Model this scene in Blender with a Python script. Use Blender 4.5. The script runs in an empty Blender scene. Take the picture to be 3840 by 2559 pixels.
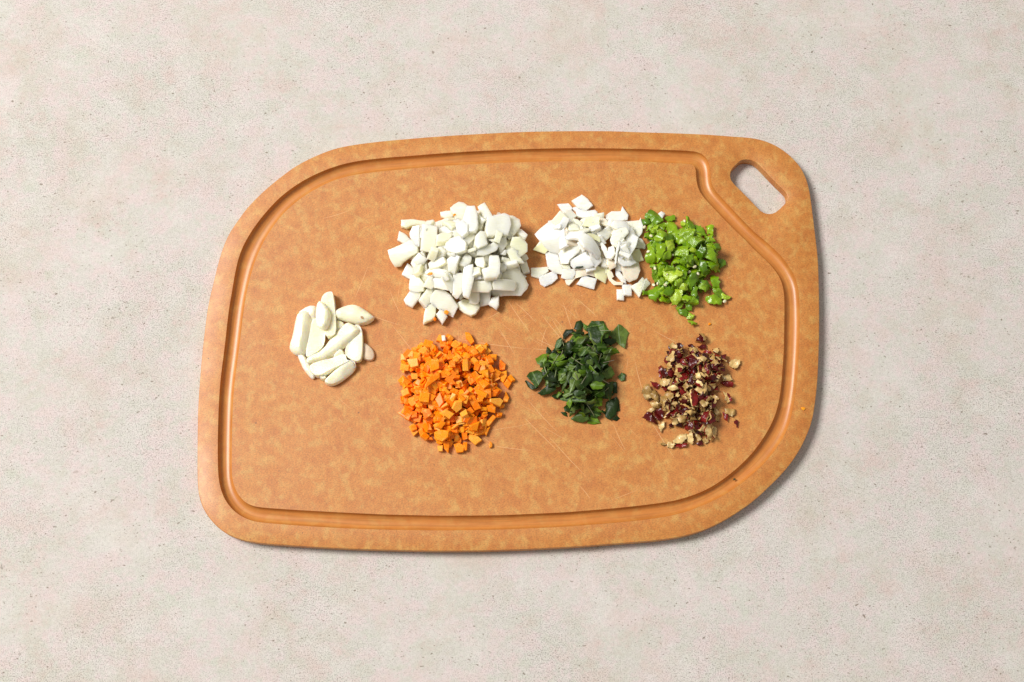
import bpy, bmesh, math, random
import numpy as np
from mathutils import Vector, Matrix, noise
from mathutils.geometry import delaunay_2d_cdt

random.seed(7); RNG = np.random.default_rng(7)
S = bpy.context.scene
COL = S.collection
R = math.radians

# ------------------------------------------------------------------ camera
TILT = R(15.0); DIST = 1.026; LENS = 50.0; SENS = 36.0
T = 0.0095                                   # thickness of the board
cd = bpy.data.cameras.new('camera'); cd.lens = LENS; cd.sensor_width = SENS
cd.clip_start = 0.05; cd.clip_end = 50
cam = bpy.data.objects.new('camera', cd); COL.objects.link(cam)
cam.location = (0, -DIST*math.sin(TILT), T + DIST*math.cos(TILT))
cam.rotation_euler = (TILT, 0, 0)
S.camera = cam
# ------------------------------------------------------------------ light
w = bpy.data.worlds.new('World'); S.world = w; w.use_nodes = True
bg = w.node_tree.nodes['Background']
bg.inputs[0].default_value = (1.0, 0.975, 0.94, 1); bg.inputs[1].default_value = 0.31
ld = bpy.data.lights.new('softbox', 'AREA'); ld.shape = 'RECTANGLE'; ld.size = 1.6; ld.size_y = 1.6
ld.energy = 242; ld.color = (1.0, 0.982, 0.955)
lo = bpy.data.objects.new('softbox', ld); COL.objects.link(lo)
lo.location = (-2.75, 0.98, 3.70)
lo.rotation_euler = (Vector((0.05, 0.0, 0)) - Vector(lo.location)).to_track_quat('-Z', 'Y').to_euler()
S.view_settings.view_transform = 'Standard'; S.view_settings.look = 'None'
S.view_settings.exposure = 0.2; S.view_settings.gamma = 1.0

# ------------------------------------------------------------------ measuring: photo point -> point in the place
FPX = 3840*LENS/SENS
Mc = cam.rotation_euler.to_matrix()
def at(px, py, z=T):
    d = Mc @ Vector(((px-1920)/FPX, -(py-1279.5)/FPX, -1))
    t = (z - cam.location.z)/d.z
    p = cam.location + d*t
    return np.array((p.x, p.y))

def tag(o, label=None, cat=None, group=None, kind=None):
    if label: o['label'] = label
    if cat: o['category'] = cat
    if group: o['group'] = group
    if kind: o['kind'] = kind
    return o
def link(name, me, parent=None):
    o = bpy.data.objects.new(name, me); COL.objects.link(o)
    if parent: o.parent = parent
    return o

# ------------------------------------------------------------------ materials
class NT:
    def __init__(s, name):
        s.m = bpy.data.materials.new(name); s.m.use_nodes = True
        s.t = s.m.node_tree; s.b = s.t.nodes['Principled BSDF']
    def n(s, typ, **kw):
        x = s.t.nodes.new(typ)
        for k, v in kw.items():
            if k.startswith('i_'):
                x.inputs[int(k[2:]) if k[2:].isdigit() else k[2:].replace('_', ' ')].default_value = v
            else: setattr(x, k, v)
        return x
    def l(s, a, b): s.t.links.new(a, b)
    def noise(s, vec, scale, detail=3, rough=0.5, dist=0.0):
        x = s.n('ShaderNodeTexNoise'); x.inputs['Scale'].default_value = scale
        x.inputs['Detail'].default_value = detail; x.inputs['Roughness'].default_value = rough
        x.inputs['Distortion'].default_value = dist
        s.l(vec, x.inputs['Vector']); return x.outputs['Fac']
    def ramp(s, fac, stops, interp='LINEAR'):
        r = s.n('ShaderNodeValToRGB'); r.color_ramp.interpolation = interp
        e = r.color_ramp.elements
        while len(e) < len(stops): e.new(0.5)
        for k, (p, c) in enumerate(stops):
            e[k].position = p
            e[k].color = (c, c, c, 1) if isinstance(c, (int, float)) else (*c, 1)
        s.l(fac, r.inputs[0]); return r.outputs[0]
    def mix(s, fac, a, b, mode='MIX'):
        x = s.n('ShaderNodeMix', data_type='RGBA', blend_type=mode)
        for sock, v in ((x.inputs[0], fac), (x.inputs[6], a), (x.inputs[7], b)):
            if isinstance(v, (int, float)): sock.default_value = v
            elif isinstance(v, tuple): sock.default_value = (*v, 1)
            else: s.l(v, sock)
        return x.outputs[2]
    def math(s, op, a, b=None, c=None):
        x = s.n('ShaderNodeMath', operation=op)
        for k, v in enumerate((a, b, c)):
            if v is None: continue
            if isinstance(v, (int, float)): x.inputs[k].default_value = v
            else: s.l(v, x.inputs[k])
        return x.outputs[0]
    def coord(s, kind='Object', scale=None, rot=None, offset_random=False):
        tc = s.n('ShaderNodeTexCoord').outputs[kind]
        if offset_random:
            oi = s.n('ShaderNodeObjectInfo'); v = s.n('ShaderNodeVectorMath', operation='SCALE')
            cx = s.n('ShaderNodeCombineXYZ'); s.l(oi.outputs['Random'], cx.inputs[0])
            s.l(s.math('MULTIPLY', oi.outputs['Random'], 3.7), cx.inputs[1])
            a = s.n('ShaderNodeVectorMath', operation='ADD'); s.l(tc, a.inputs[0]); s.l(cx.outputs[0], a.inputs[1])
            tc = a.outputs[0]
        if scale or rot:
            m = s.n('ShaderNodeMapping')
            if scale: m.inputs['Scale'].default_value = scale
            if rot: m.inputs['Rotation'].default_value = rot
            s.l(tc, m.inputs[0]); tc = m.outputs[0]
        return tc
    def rnd(s): return s.n('ShaderNodeObjectInfo').outputs['Random']
    def bump(s, h, strength, dist):
        b = s.n('ShaderNodeBump'); b.inputs['Strength'].default_value = strength
        b.inputs['Distance'].default_value = dist
        s.l(h, b.inputs['Height']); s.l(b.outputs[0], s.b.inputs['Normal']); s.l(b.outputs[0], s.b.inputs['Coat Normal'])
    def set(s, **kw):
        for k, v in kw.items():
            i = s.b.inputs[k.replace('_', ' ')]
            if hasattr(v, 'is_output'): s.l(v, i)
            else: i.default_value = (*v, 1) if (isinstance(v, tuple) and i.type == 'RGBA') else v
        return s

def mat_counter():
    n = NT('plaster_counter'); c = n.coord()
    big = n.noise(c, 14, 6, 0.62, 0.4); mid = n.noise(n.coord(scale=(1, 1.25, 1)), 48, 7, 0.72, 0.2)
    comb = n.math('ADD', n.math('MULTIPLY', big, 0.5), n.math('MULTIPLY', mid, 0.5))
    base = n.ramp(comb, [(0.38, (0.580, 0.504, 0.462)), (0.46, (0.580, 0.550, 0.504)), (0.53, (0.617, 0.563, 0.542)), (0.62, (0.567, 0.554, 0.496))])
    # ochre and rosy smudges
    och = n.ramp(n.noise(n.coord(rot=(0, 0, 1.1)), 11, 8, 0.7), [(0.52, 0.0), (0.74, 0.55)])
    hue = n.ramp(n.noise(n.coord(rot=(0, 0, 3.0)), 55, 6, 0.7), [(0.40, (0.97, 0.995, 0.95)), (0.48, (0.985, 1.0, 0.965)), (0.54, (1.04, 0.985, 0.985)), (0.62, (1.05, 0.97, 0.965))])
    base = n.mix(1.0, base, hue, 'MULTIPLY')
    base = n.mix(och, base, (0.529, 0.449, 0.353))
    ros = n.ramp(n.noise(n.coord(rot=(0, 0, 2.3)), 17, 8, 0.72), [(0.50, 0.0), (0.72, 0.55)])
    base = n.mix(ros, base, (0.588, 0.466, 0.412))
    wht = n.ramp(n.noise(n.coord(rot=(0, 0, 0.5)), 26, 8, 0.7), [(0.50, 0.0), (0.70, 0.55)])
    base = n.mix(wht, base, (0.672, 0.643, 0.596))
    # sandy grain, stronger in patches
    gmask = n.ramp(n.noise(c, 9, 4, 0.6), [(0.38, 0.35), (0.60, 1.0)])
    g1 = n.ramp(n.noise(c, 1150, 2, 0.6), [(0.36, 0.30), (0.50, 1.0), (0.68, 1.14)])
    base = n.mix(n.math('MULTIPLY', gmask, 0.6), base, n.mix(1.0, base, g1, 'MULTIPLY'))
    g2 = n.ramp(n.noise(c, 380, 3, 0.6), [(0.35, 0.88), (0.65, 1.06)])
    base = n.mix(0.55, base, n.mix(1.0, base, g2, 'MULTIPLY'))
    # specks and small pits of several sizes
    dens = n.noise(c, 16, 3, 0.6)
    pit = None
    for sc, thr, keep, dm in ((150, 0.12, 0.66, 0.48), (300, 0.17, 0.66, 0.46), (62, 0.065, 0.60, 0.46)):
        cv = n.n('ShaderNodeVectorMath', operation='ADD')
        nn = n.n('ShaderNodeTexNoise'); nn.inputs['Scale'].default_value = sc*2.2
        n.l(c, nn.inputs['Vector']); sca = n.n('ShaderNodeVectorMath', operation='SCALE'); sca.inputs['Scale'].default_value = 0.5/sc
        n.l(nn.outputs['Color'], sca.inputs[0]); n.l(c, cv.inputs[0]); n.l(sca.outputs[0], cv.inputs[1])
        mp = n.n('ShaderNodeMapping'); mp.inputs['Rotation'].default_value = (0, 0, 0.5+sc); mp.inputs['Scale'].default_value = (1, 1.7, 1)
        n.l(cv.outputs[0], mp.inputs[0])
        v = n.n('ShaderNodeTexVoronoi', voronoi_dimensions='2D'); v.inputs['Scale'].default_value = sc; n.l(mp.outputs[0], v.inputs['Vector'])
        sep = n.n('ShaderNodeSeparateColor'); n.l(v.outputs['Color'], sep.inputs[0])
        rad = n.math('MULTIPLY', n.math('SUBTRACT', sep.outputs[0], keep), thr/(1-keep))
        d = n.math('MULTIPLY', n.math('LESS_THAN', v.outputs['Distance'], rad), n.math('GREATER_THAN', dens, dm))
        dd = n.math('MULTIPLY', d, n.math('ADD', 0.22, n.math('MULTIPLY', sep.outputs[1], 0.55)))
        pit = dd if pit is None else n.math('MAXIMUM', pit, dd)
    col = n.mix(pit, base, (0.16, 0.115, 0.08))
    n.set(Base_Color=col, Roughness=0.8, Specular_IOR_Level=0.25)
    h = n.math('SUBTRACT', n.math('MULTIPLY', n.noise(c, 900, 3, 0.6), 0.5), pit)
    n.bump(h, 0.35, 0.0004)
    return n.m

def board_colour(n, c):
    a = n.noise(c, 110, 7, 0.62, 0.2); b = n.noise(n.coord(rot=(0, 0, 1)), 120, 7, 0.62, 0.15)
    base = n.ramp(a, [(0.32, (0.501, 0.165, 0.026)), (0.46, (0.544, 0.198, 0.034)), (0.55, (0.567, 0.218, 0.040)), (0.68, (0.589, 0.258, 0.055))])
    yel = n.ramp(b, [(0.50, 0.0), (0.65, 0.75)])
    base = n.mix(yel, base, (0.615, 0.326, 0.080))
    red = n.ramp(n.noise(n.coord(rot=(0, 0, 2)), 60, 7, 0.62), [(0.53, 0.0), (0.70, 0.55)])
    base = n.mix(red, base, (0.501, 0.153, 0.026))
    return base
def mat_board():
    n = NT('pressed_wood_fibre'); c = n.coord()
    base = board_colour(n, c)
    f1 = n.ramp(n.noise(n.coord(scale=(1, 2.2, 1)), 850, 3, 0.65), [(0.36, 0.62), (0.51, 1.0), (0.66, 1.16)])
    base = n.mix(0.85, base, n.mix(1.0, base, f1, 'MULTIPLY'))
    f2 = n.ramp(n.noise(n.coord(scale=(2.2, 1, 1), rot=(0, 0, 0.3)), 260, 4, 0.65), [(0.35, 0.9), (0.65, 1.06)])
    base = n.mix(0.8, base, n.mix(1.0, base, f2, 'MULTIPLY'))
    v = n.n('ShaderNodeTexVoronoi', voronoi_dimensions='2D'); v.inputs['Scale'].default_value = 55; n.l(c, v.inputs['Vector'])
    sep = n.n('ShaderNodeSeparateColor'); n.l(v.outputs['Color'], sep.inputs[0])
    dot = n.math('LESS_THAN', v.outputs['Distance'], n.math('MULTIPLY', n.math('SUBTRACT', sep.outputs[0], 0.93), 0.45))
    base = n.mix(n.math('MULTIPLY', dot, 0.8), base, (0.10, 0.04, 0.02))
    rg = n.ramp(n.noise(c, 22, 4, 0.6), [(0.3, 0.44), (0.7, 0.58)])
    n.set(Base_Color=base, Roughness=rg, Specular_IOR_Level=0.7)
    n.bump(n.noise(c, 1200, 2, 0.5), 0.15, 0.0002)
    return n.m
def mat_groove():
    n = NT('routed_fibre_layers'); c = n.coord(); uv = n.coord('UV')
    base = n.mix(0.55, board_colour(n, c), (0.52, 0.195, 0.045))
    mp = n.n('ShaderNodeMapping'); mp.inputs['Scale'].default_value = (26, 700, 1); n.l(uv, mp.inputs[0])
    st = n.ramp(n.noise(mp.outputs[0], 1.0, 4, 0.6), [(0.35, 0.80), (0.5, 1.0), (0.66, 1.13)])
    base = n.mix(0.8, base, n.mix(1.0, base, st, 'MULTIPLY'))
    n.set(Base_Color=base, Roughness=0.36, Specular_IOR_Level=0.5)
    n.bump(n.noise(mp.outputs[0], 1.0, 3, 0.6), 0.12, 0.0002)
    return n.m

def simple(name, stops, rough=0.4, spec=0.5, sss=0.0, srad=(1, 1, 1), sscale=0.002, coat=0.0, nscale=300, namt=0.10,
           bscale=900, bs=0.2, bd=0.0003, hi=None, hithr=(0.5, 0.7), croughness=0.1, fibre=0.0):
    n = NT(name); c = n.coord(offset_random=True)
    base = n.ramp(n.rnd(), stops)
    if hi:
        base = n.mix(n.ramp(n.noise(c, nscale*0.6, 4, 0.6), [(hithr[0], 0.0), (hithr[1], 0.85)]), base, hi)
    v = n.ramp(n.noise(c, nscale, 4, 0.6), [(0.3, 1-namt), (0.7, 1+namt*0.5)])
    base = n.mix(1.0, base, v, 'MULTIPLY')
    if fibre:
        mp = n.n('ShaderNodeMapping'); mp.inputs['Scale'].default_value = (0.22, 1.5, 1); n.l(c, mp.inputs[0])
        fb = n.noise(mp.outputs[0], 900, 3, 0.6, 0.4)
        base = n.mix(fibre, base, n.mix(1.0, base, n.ramp(fb, [(0.35, (0.90, 0.885, 0.76)), (0.52, (1, 1, 1))]), 'MULTIPLY'))
    n.set(Base_Color=base, Roughness=rough, Specular_IOR_Level=spec)
    if sss:
        n.set(Subsurface_Weight=sss, Subsurface_Scale=sscale); n.b.inputs['Subsurface Radius'].default_value = srad
    if coat: n.set(Coat_Weight=coat, Coat_Roughness=croughness)
    hh = n.noise(c, bscale, 3, 0.6)
    if fibre: hh = n.math('ADD', hh, fb)
    n.bump(hh, bs, bd)
    return n.m
M = {}
M['counter'] = mat_counter(); M['board'] = mat_board(); M['groove'] = mat_groove()
M['onion'] = simple('onion_flesh', [(0, (1.0, 0.950, 0.70)), (0.5, (1.0, 0.96, 0.80)), (1, (0.99, 0.95, 0.62))], 0.28, 0.5, 1.0, (1, 0.97, 0.8), 0.0070, nscale=220, namt=0.03, bs=0.25, fibre=0.45)
M['shallot'] = simple('white_onion_flesh', [(0, (1.0, 0.965, 0.87)), (0.6, (1.0, 0.955, 0.80)), (1, (0.99, 0.94, 0.68))], 0.30, 0.5, 1.0, (1, 0.95, 0.82), 0.0035, nscale=220, namt=0.04, bs=0.25, fibre=0.5)
M['shallot_yellow'] = simple('yellowish_onion_flesh', [(0, (0.93, 0.91, 0.60)), (1, (0.92, 0.89, 0.55))], 0.32, 0.5, 0.8, (1, 0.93, 0.6), 0.0014, nscale=220, namt=0.08, bs=0.12)
M['shallot_tan'] = simple('tan_onion_skin', [(0, (0.90, 0.81, 0.65)), (1, (0.88, 0.77, 0.60))], 0.35, 0.5, 0.7, (1, 0.8, 0.6), 0.0012, nscale=200, namt=0.12, bs=0.15)
M['garlic'] = simple('garlic_flesh', [(0, (1.0, 0.905, 0.70)), (0.5, (1.0, 0.895, 0.65)), (1, (1.0, 0.925, 0.76))], 0.36, 0.5, 1.0, (1, 0.85, 0.5), 0.003, nscale=90, namt=0.05, bscale=400, bs=0.25, fibre=0.25)
M['garlic_dull'] = simple('dull_garlic_flesh', [(0, (0.72, 0.58, 0.42)), (1, (0.72, 0.58, 0.42))], 0.45, 0.4, 0.6, (1, 0.8, 0.5), 0.0015, nscale=150, namt=0.14)
M['garlic_spot'] = simple('garlic_brown_spot', [(0, (0.52, 0.30, 0.13)), (1, (0.52, 0.30, 0.13))], 0.6, 0.3, nscale=900, namt=0.3)
M['carrot'] = simple('carrot_flesh', [(0, (1.0, 0.19, 0.0)), (0.35, (1.0, 0.27, 0.002)), (0.7, (1.0, 0.33, 0.006)), (1, (1.0, 0.43, 0.05))], 0.40, 0.3, 0.45, (1, 0.45, 0.12), 0.0025, nscale=420, namt=0.07, hi=(1.0, 0.45, 0.09), hithr=(0.52, 0.72), bs=0.25)
M['chili_skin'] = simple('green_chilli_skin', [(0, (0.06, 0.145, 0.001)), (0.5, (0.16, 0.31, 0.002)), (1, (0.28, 0.44, 0.004))], 0.3, 0.5, 0.15, (0.5, 1, 0.2), 0.001, coat=0.18, nscale=180, namt=0.2, bscale=420, bs=0.5, bd=0.0006)
M['chili_flesh'] = simple('green_chilli_flesh', [(0, (0.15, 0.28, 0.002)), (0.5, (0.26, 0.42, 0.005)), (1, (0.42, 0.56, 0.03))], 0.32, 0.5, 0.3, (0.6, 1, 0.3), 0.0012, coat=0.25, nscale=420, namt=0.3, bscale=520, bs=0.8, bd=0.0008, hi=(0.50, 0.64, 0.14), hithr=(0.56, 0.74))
M['seed'] = simple('chilli_seed', [(0, (0.82, 0.74, 0.46)), (1, (0.86, 0.80, 0.58))], 0.35, 0.5, 0.4, (1, 0.9, 0.6), 0.0008)
M['olive_skin'] = simple('dark_red_olive_skin', [(0, (0.04, 0.002, 0.002)), (0.5, (0.12, 0.004, 0.004)), (1, (0.25, 0.010, 0.008))], 0.26, 0.4, 0.0, coat=0.12, nscale=260, namt=0.4, bscale=330, bs=0.8, bd=0.0009, croughness=0.15)
M['olive_flesh'] = simple('tan_olive_flesh', [(0, (0.30, 0.16, 0.035)), (0.45, (0.58, 0.36, 0.11)), (1, (0.88, 0.64, 0.28))], 0.42, 0.45, 0.2, (1, 0.7, 0.3), 0.001, nscale=300, namt=0.35, bscale=420, bs=0.7, bd=0.0007, hi=(0.90, 0.70, 0.36), hithr=(0.53, 0.72), coat=0.15)
def mat_leaf(name, stops, vein, rough):
    n = NT(name); oc = n.coord(); c = n.coord(offset_random=True)
    base = n.ramp(n.rnd(), stops)
    sx = n.n('ShaderNodeSeparateXYZ'); n.l(oc, sx.inputs[0])
    ay = n.math('ABSOLUTE', sx.outputs[1])
    main = n.math('LESS_THAN', ay, 0.00028)
    br = n.math('PINGPONG', n.math('SUBTRACT', sx.outputs[0], n.math('MULTIPLY', ay, 0.9)), 0.0026)
    side = n.math('MULTIPLY', n.math('LESS_THAN', br, 0.00012), 0.3)
    vv = n.math('MAXIMUM', main, side)
    v = n.ramp(n.noise(c, 260, 4, 0.6), [(0.3, 0.6), (0.7, 1.25)])
    base = n.mix(1.0, base, v, 'MULTIPLY')
    vv = n.math('MULTIPLY', vv, n.math('GREATER_THAN', n.rnd(), 0.45))
    base = n.mix(n.math('MULTIPLY', vv, 0.8), base, vein)
    n.set(Base_Color=base, Roughness=rough, Specular_IOR_Level=0.3)
    h = n.math('SUBTRACT', n.noise(c, 420, 3, 0.6), n.math('MULTIPLY', vv, 0.6))
    n.bump(h, 0.7, 0.0006)
    return n.m
M['leaf_top'] = mat_leaf('leaf_upper_side', [(0, (0.008, 0.018, 0.002)), (0.4, (0.017, 0.042, 0.002)), (0.75, (0.035, 0.085, 0.002)), (1, (0.13, 0.23, 0.006))], (0.14, 0.22, 0.05), 0.42)
M['leaf_under'] = mat_leaf('leaf_under_side', [(0, (0.030, 0.055, 0.006)), (0.6, (0.095, 0.15, 0.022)), (1, (0.18, 0.25, 0.05))], (0.26, 0.34, 0.17), 0.42)
M['stem'] = simple('stalk_bit', [(0, (0.30, 0.36, 0.16)), (1, (0.13, 0.07, 0.07))], 0.4, 0.5)
M['scratch'] = simple('scraped_fibre', [(0, (0.78, 0.46, 0.22)), (1, (0.78, 0.46, 0.22))], 0.7, 0.2)
M['crumb_dark'] = simple('dark_crumb', [(0, (0.05, 0.05, 0.02)), (1, (0.05, 0.05, 0.02))], 0.6, 0.3)

# ------------------------------------------------------------------ the counter
bm = bmesh.new(); bmesh.ops.create_cube(bm, size=1)
bmesh.ops.scale(bm, vec=(2.4, 1.9, 0.04), verts=bm.verts); bmesh.ops.translate(bm, vec=(0, 0.05, -0.02), verts=bm.verts)
me = bpy.data.meshes.new('countertop'); bm.to_mesh(me); bm.free(); me.materials.append(M['counter'])
tag(link('countertop', me), 'pale beige speckled plaster countertop', None, None, 'structure')

# ------------------------------------------------------------------ the board
def pts(s): return [tuple(map(float, p.split(','))) for p in s.split()]
OUT = pts("1660,510 1809,501 1958,494 2122,491 2285,491 2400,495 2507,498 2650,504 2757,512 2793,514 2829,518 2864,526 2900,540 2936,561 2971,590 3000,622 3021,661 3034,704 3043,761 3052,833 3060,900 3067,957 3070,1015 3072,1091 3073,1168 3073,1244 3071,1321 3068,1397 3064,1455 3058,1505 3053,1541 3043,1590 3027,1631 3006,1676 2973,1729 2933,1778 2884,1827 2831,1876 2769,1920 2708,1957 2647,1986 2586,2006 2524,2019 2422,2031 2300,2040 2122,2053 1877,2064 1660,2067 1476,2064 1312,2059 1190,2053 1067,2045 986,2039 929,2031 884,2019 843,2000 806,1969 773,1929 753,1888 743,1847 740,1786 740,1704 741,1582 744,1500 750,1420 760,1306 778,1160 790,1100 802,1055 812,1010 825,962 843,909 863,868 892,827 924,782 986,719 1047,668 1108,623 1169,591 1231,565 1271,553 1337,541 1435,529 1557,518")
GO = [pts(x) for x in (
 "1353,602 1435,593 1557,584 1660,575 1809,566 1958,560 2122,556 2285,557 2400,559 2507,563 2590,566",
 "2590,566 2625,572 2646,586 2659,608 2664,633 2665,660", "2665,660 2666,680 2668,694 2677,711 2704,740",
 "2704,740 2757,797 2829,872 2865,900", "2865,900 2899,931 2930,961 2960,1000 2983,1042 2994,1080 2998,1130",
 "2998,1130 3000,1206 2998,1283 2993,1378 2987,1450 2980,1500", "2980,1500 2969,1561 2953,1614 2924,1663 2884,1720 2839,1765 2782,1814 2708,1863 2647,1892 2565,1924 2484,1941 2382,1954",
 "2382,1954 2300,1962 2122,1976 1877,1987 1660,1990 1435,1987 1271,1981 1108,1971 986,1961", "986,1961 945,1955 904,1937 871,1912 843,1875 827,1835 818,1786",
 "818,1786 816,1684 818,1582 821,1500 827,1420 842,1306 858,1160 869,1100", "869,1100 880,1031 896,958 920,905 953,852 994,799 1047,742 1108,695 1169,660 1231,633 1292,614 1353,602")]
GI = [pts(x) for x in (
 "1394,647 1516,635 1660,623 1809,614 1958,608 2122,605 2285,605 2400,607 2507,611 2580,615",
 "2580,615 2596,617 2604,621 2608,630 2609,645 2610,662", "2610,662 2611,680 2614,697 2623,722 2650,754",
 "2650,754 2704,811 2757,865 2794,900", "2794,900 2834,942 2880,984 2910,1019 2930,1053 2939,1091 2942,1137",
 "2942,1137 2941,1225 2939,1321 2932,1417 2927,1470 2922,1500", "2922,1500 2912,1545 2892,1594 2863,1643 2822,1700 2769,1753 2708,1802 2647,1839 2586,1863 2524,1880 2422,1894 2370,1900",
 "2370,1900 2300,1907 2122,1922 1877,1933 1660,1935 1435,1930 1271,1922 1108,1913 994,1905", "994,1905 953,1900 920,1886 892,1855 876,1818 869,1780 869,1765",
 "869,1765 869,1684 871,1582 874,1500 881,1420 897,1306 914,1160 924,1100", "924,1100 935,1052 953,987 986,909 1027,844 1067,795 1129,742 1190,705 1251,676 1312,659 1394,647")]
HOLE = pts("2779,602 2800,599 2821,602 2839,613 2864,638 2900,676 2936,711 2950,727 2954,744 2946,761 2929,779 2907,797 2889,802 2868,799 2850,788 2811,747 2775,711 2750,686 2741,672 2739,654 2743,638 2757,622")

def world(p, z=T): return np.array([at(x, y, z) for x, y in p])
def catmull(P, n):                       # closed curve through P, evenly resampled to n points
    P = np.asarray(P); k = len(P); out = []
    for i in range(k):
        p0, p1, p2, p3 = P[i-1], P[i], P[(i+1) % k], P[(i+2) % k]
        for t in np.linspace(0, 1, 12, endpoint=False):
            out.append(0.5*((2*p1)+(-p0+p2)*t+(2*p0-5*p1+4*p2-p3)*t*t+(-p0+3*p1-3*p2+p3)*t**3))
    return even(np.array(out), n, True)
def even(Q, n, closed):
    if closed: Q = np.vstack([Q, Q[:1]])
    s = np.concatenate([[0], np.cumsum(np.linalg.norm(np.diff(Q, axis=0), axis=1))])
    u = np.linspace(0, s[-1], n, endpoint=not closed) if closed else np.linspace(0, s[-1], n+1)[:-1]
    return np.stack([np.interp(u, s, Q[:, 0]), np.interp(u, s, Q[:, 1])], 1)
def smooth(P, it=3):
    for _ in range(it): P = 0.5*P + 0.25*(np.roll(P, 1, 0)+np.roll(P, -1, 0))
    return P
def area(P): x, y = P[:, 0], P[:, 1]; return 0.5*np.sum(x*np.roll(y, -1)-np.roll(x, -1)*y)
def inset(P, d):                         # d>0 inwards for a counter-clockwise ring
    e = np.roll(P, -1, 0)-np.roll(P, 1, 0); e /= (np.linalg.norm(e, axis=1, keepdims=True)+1e-12)
    return P + np.stack([-e[:, 1], e[:, 0]], 1)*d
def ccw(P): return P if area(P) > 0 else P[::-1]

outl = smooth(ccw(catmull(world(OUT), 520)), 6)
hole = smooth(ccw(catmull(world(HOLE), 120)), 3)
cnt = [46, 12, 8, 18, 30, 26, 46, 80, 26, 40, 44]
go = smooth(np.vstack([even(world(a), c, False) for a, c in zip(GO, cnt)]), 4)
gi = smooth(np.vstack([even(world(a), c, False) for a, c in zip(GI, cnt)]), 4)
if area(go) < 0: go = go[::-1]; gi = gi[::-1]

def mesh_from(name, V, F, mats, smoothf=True, fm=None, uv=None, sharp=None):
    me = bpy.data.meshes.new(name)
    me.from_pydata([tuple(map(float, v)) for v in V], [], F)
    for m in mats: me.materials.append(m)
    if fm is not None: me.polygons.foreach_set('material_index', fm)
    if smoothf: me.polygons.foreach_set('use_smooth', [True]*len(F))
    if uv is not None:
        l = me.uv_layers.new(name='UVMap')
        for lp in me.loops: l.data[lp.index].uv = uv[lp.vertex_index]
    me.validate(); me.update()
    if sharp: me.set_sharp_from_angle(angle=R(sharp))
    return me
def cap(rings, z, extra=()):            # flat cap between closed rings (first is outer)
    vs, es = [], []
    for r in rings:
        k = len(vs); vs += [Vector(p) for p in r]
        es += [(k+i, k+(i+1) % len(r)) for i in range(len(r))]
    vs += [Vector(p) for p in extra]
    ov, oe, of, *_ = delaunay_2d_cdt(vs, es, [], 0, 1e-7)
    return ov, of
def inside(P, q):
    x, y = q[:, 0][:, None], q[:, 1][:, None]
    x1, y1 = P[:, 0], P[:, 1]; x2, y2 = np.roll(x1, -1), np.roll(y1, -1)
    c = ((y1 > y) != (y2 > y)) & (x < (x2-x1)*(y-y1)/(y2-y1+1e-15)+x1)
    return c.sum(1) % 2 == 1

board = bpy.data.objects.new('cutting_board', None); COL.objects.link(board)
tag(board, 'tan wood fibre cutting board with juice groove and cut out handle on the pale counter', 'cutting board')
V, F = [], []
def loft(rings, zs, flip=False, closed_uv=None):
    b = len(V)
    for r, z in zip(rings, zs):
        for p in r: V.append((p[0], p[1], z))
    n = len(rings[0])
    for k in range(len(rings)-1):
        for i in range(n):
            a, c = b+k*n+i, b+k*n+(i+1) % n; f = (a, c, c+n, a+n)
            F.append(f[::-1] if flip else f)
def capfaces(rings, z, keep):
    ov, of = cap(rings, z); b = len(V)
    for v in ov: V.append((v.x, v.y, z))
    cen = np.array([[sum(ov[i].x for i in f)/len(f), sum(ov[i].y for i in f)/len(f)] for f in of])
    k = keep(cen)
    for f, q in zip(of, k):
        if q:
            a = np.array([ov[i] for i in f]); f = list(f)
            if area(a) < 0: f = f[::-1]
            F.append(tuple(b+i for i in f))
e = 0.0009
# slab body: outer wall with softened edges, hole wall, flat tops either side of the groove, underside
ro = [outl, outl, inset(outl, e*0.3), inset(outl, e)]
loft([inset(outl, e), outl, outl, inset(outl, e*0.3), inset(outl, e)], [0, e, T-e, T-e*0.3, T])
hr = [inset(hole, -e), hole, hole, inset(hole, -e*0.3), inset(hole, -e)]
loft(hr, [0, e, T-e, T-e*0.3, T], True)
o_t = inset(outl, e); h_t = inset(hole, -e)
capfaces([o_t, h_t, go], T, lambda c: inside(o_t, c) & ~inside(h_t, c) & ~inside(go, c))
capfaces([gi], T, lambda c: inside(gi, c))
me = mesh_from('body', V, F, [M['board']], True, sharp=30)
bm = bmesh.new(); bm.from_mesh(me); bmesh.ops.remove_doubles(bm, verts=bm.verts, dist=1e-6); bm.to_mesh(me); bm.free()
me.set_sharp_from_angle(angle=R(30))
link('body', me, board)
# groove: rounded channel
NG = 14; V, F = [], []; UV = []
dist = np.concatenate([[0], np.cumsum(np.linalg.norm(np.diff(go, axis=0), axis=1))])
rings = []; zs = []
for k in range(NG+1):
    a = math.pi*k/NG; t = 0.5-0.5*math.cos(a)
    rings.append(go*(1-t)+gi*t); zs.append(T-0.0046*math.sin(a)**0.72)
    UV += [(d, t*0.01) for d in dist]
loft(rings, zs)
link('juice_groove', mesh_from('juice_groove', V, F, [M['groove']], True, uv=UV), board)
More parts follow.
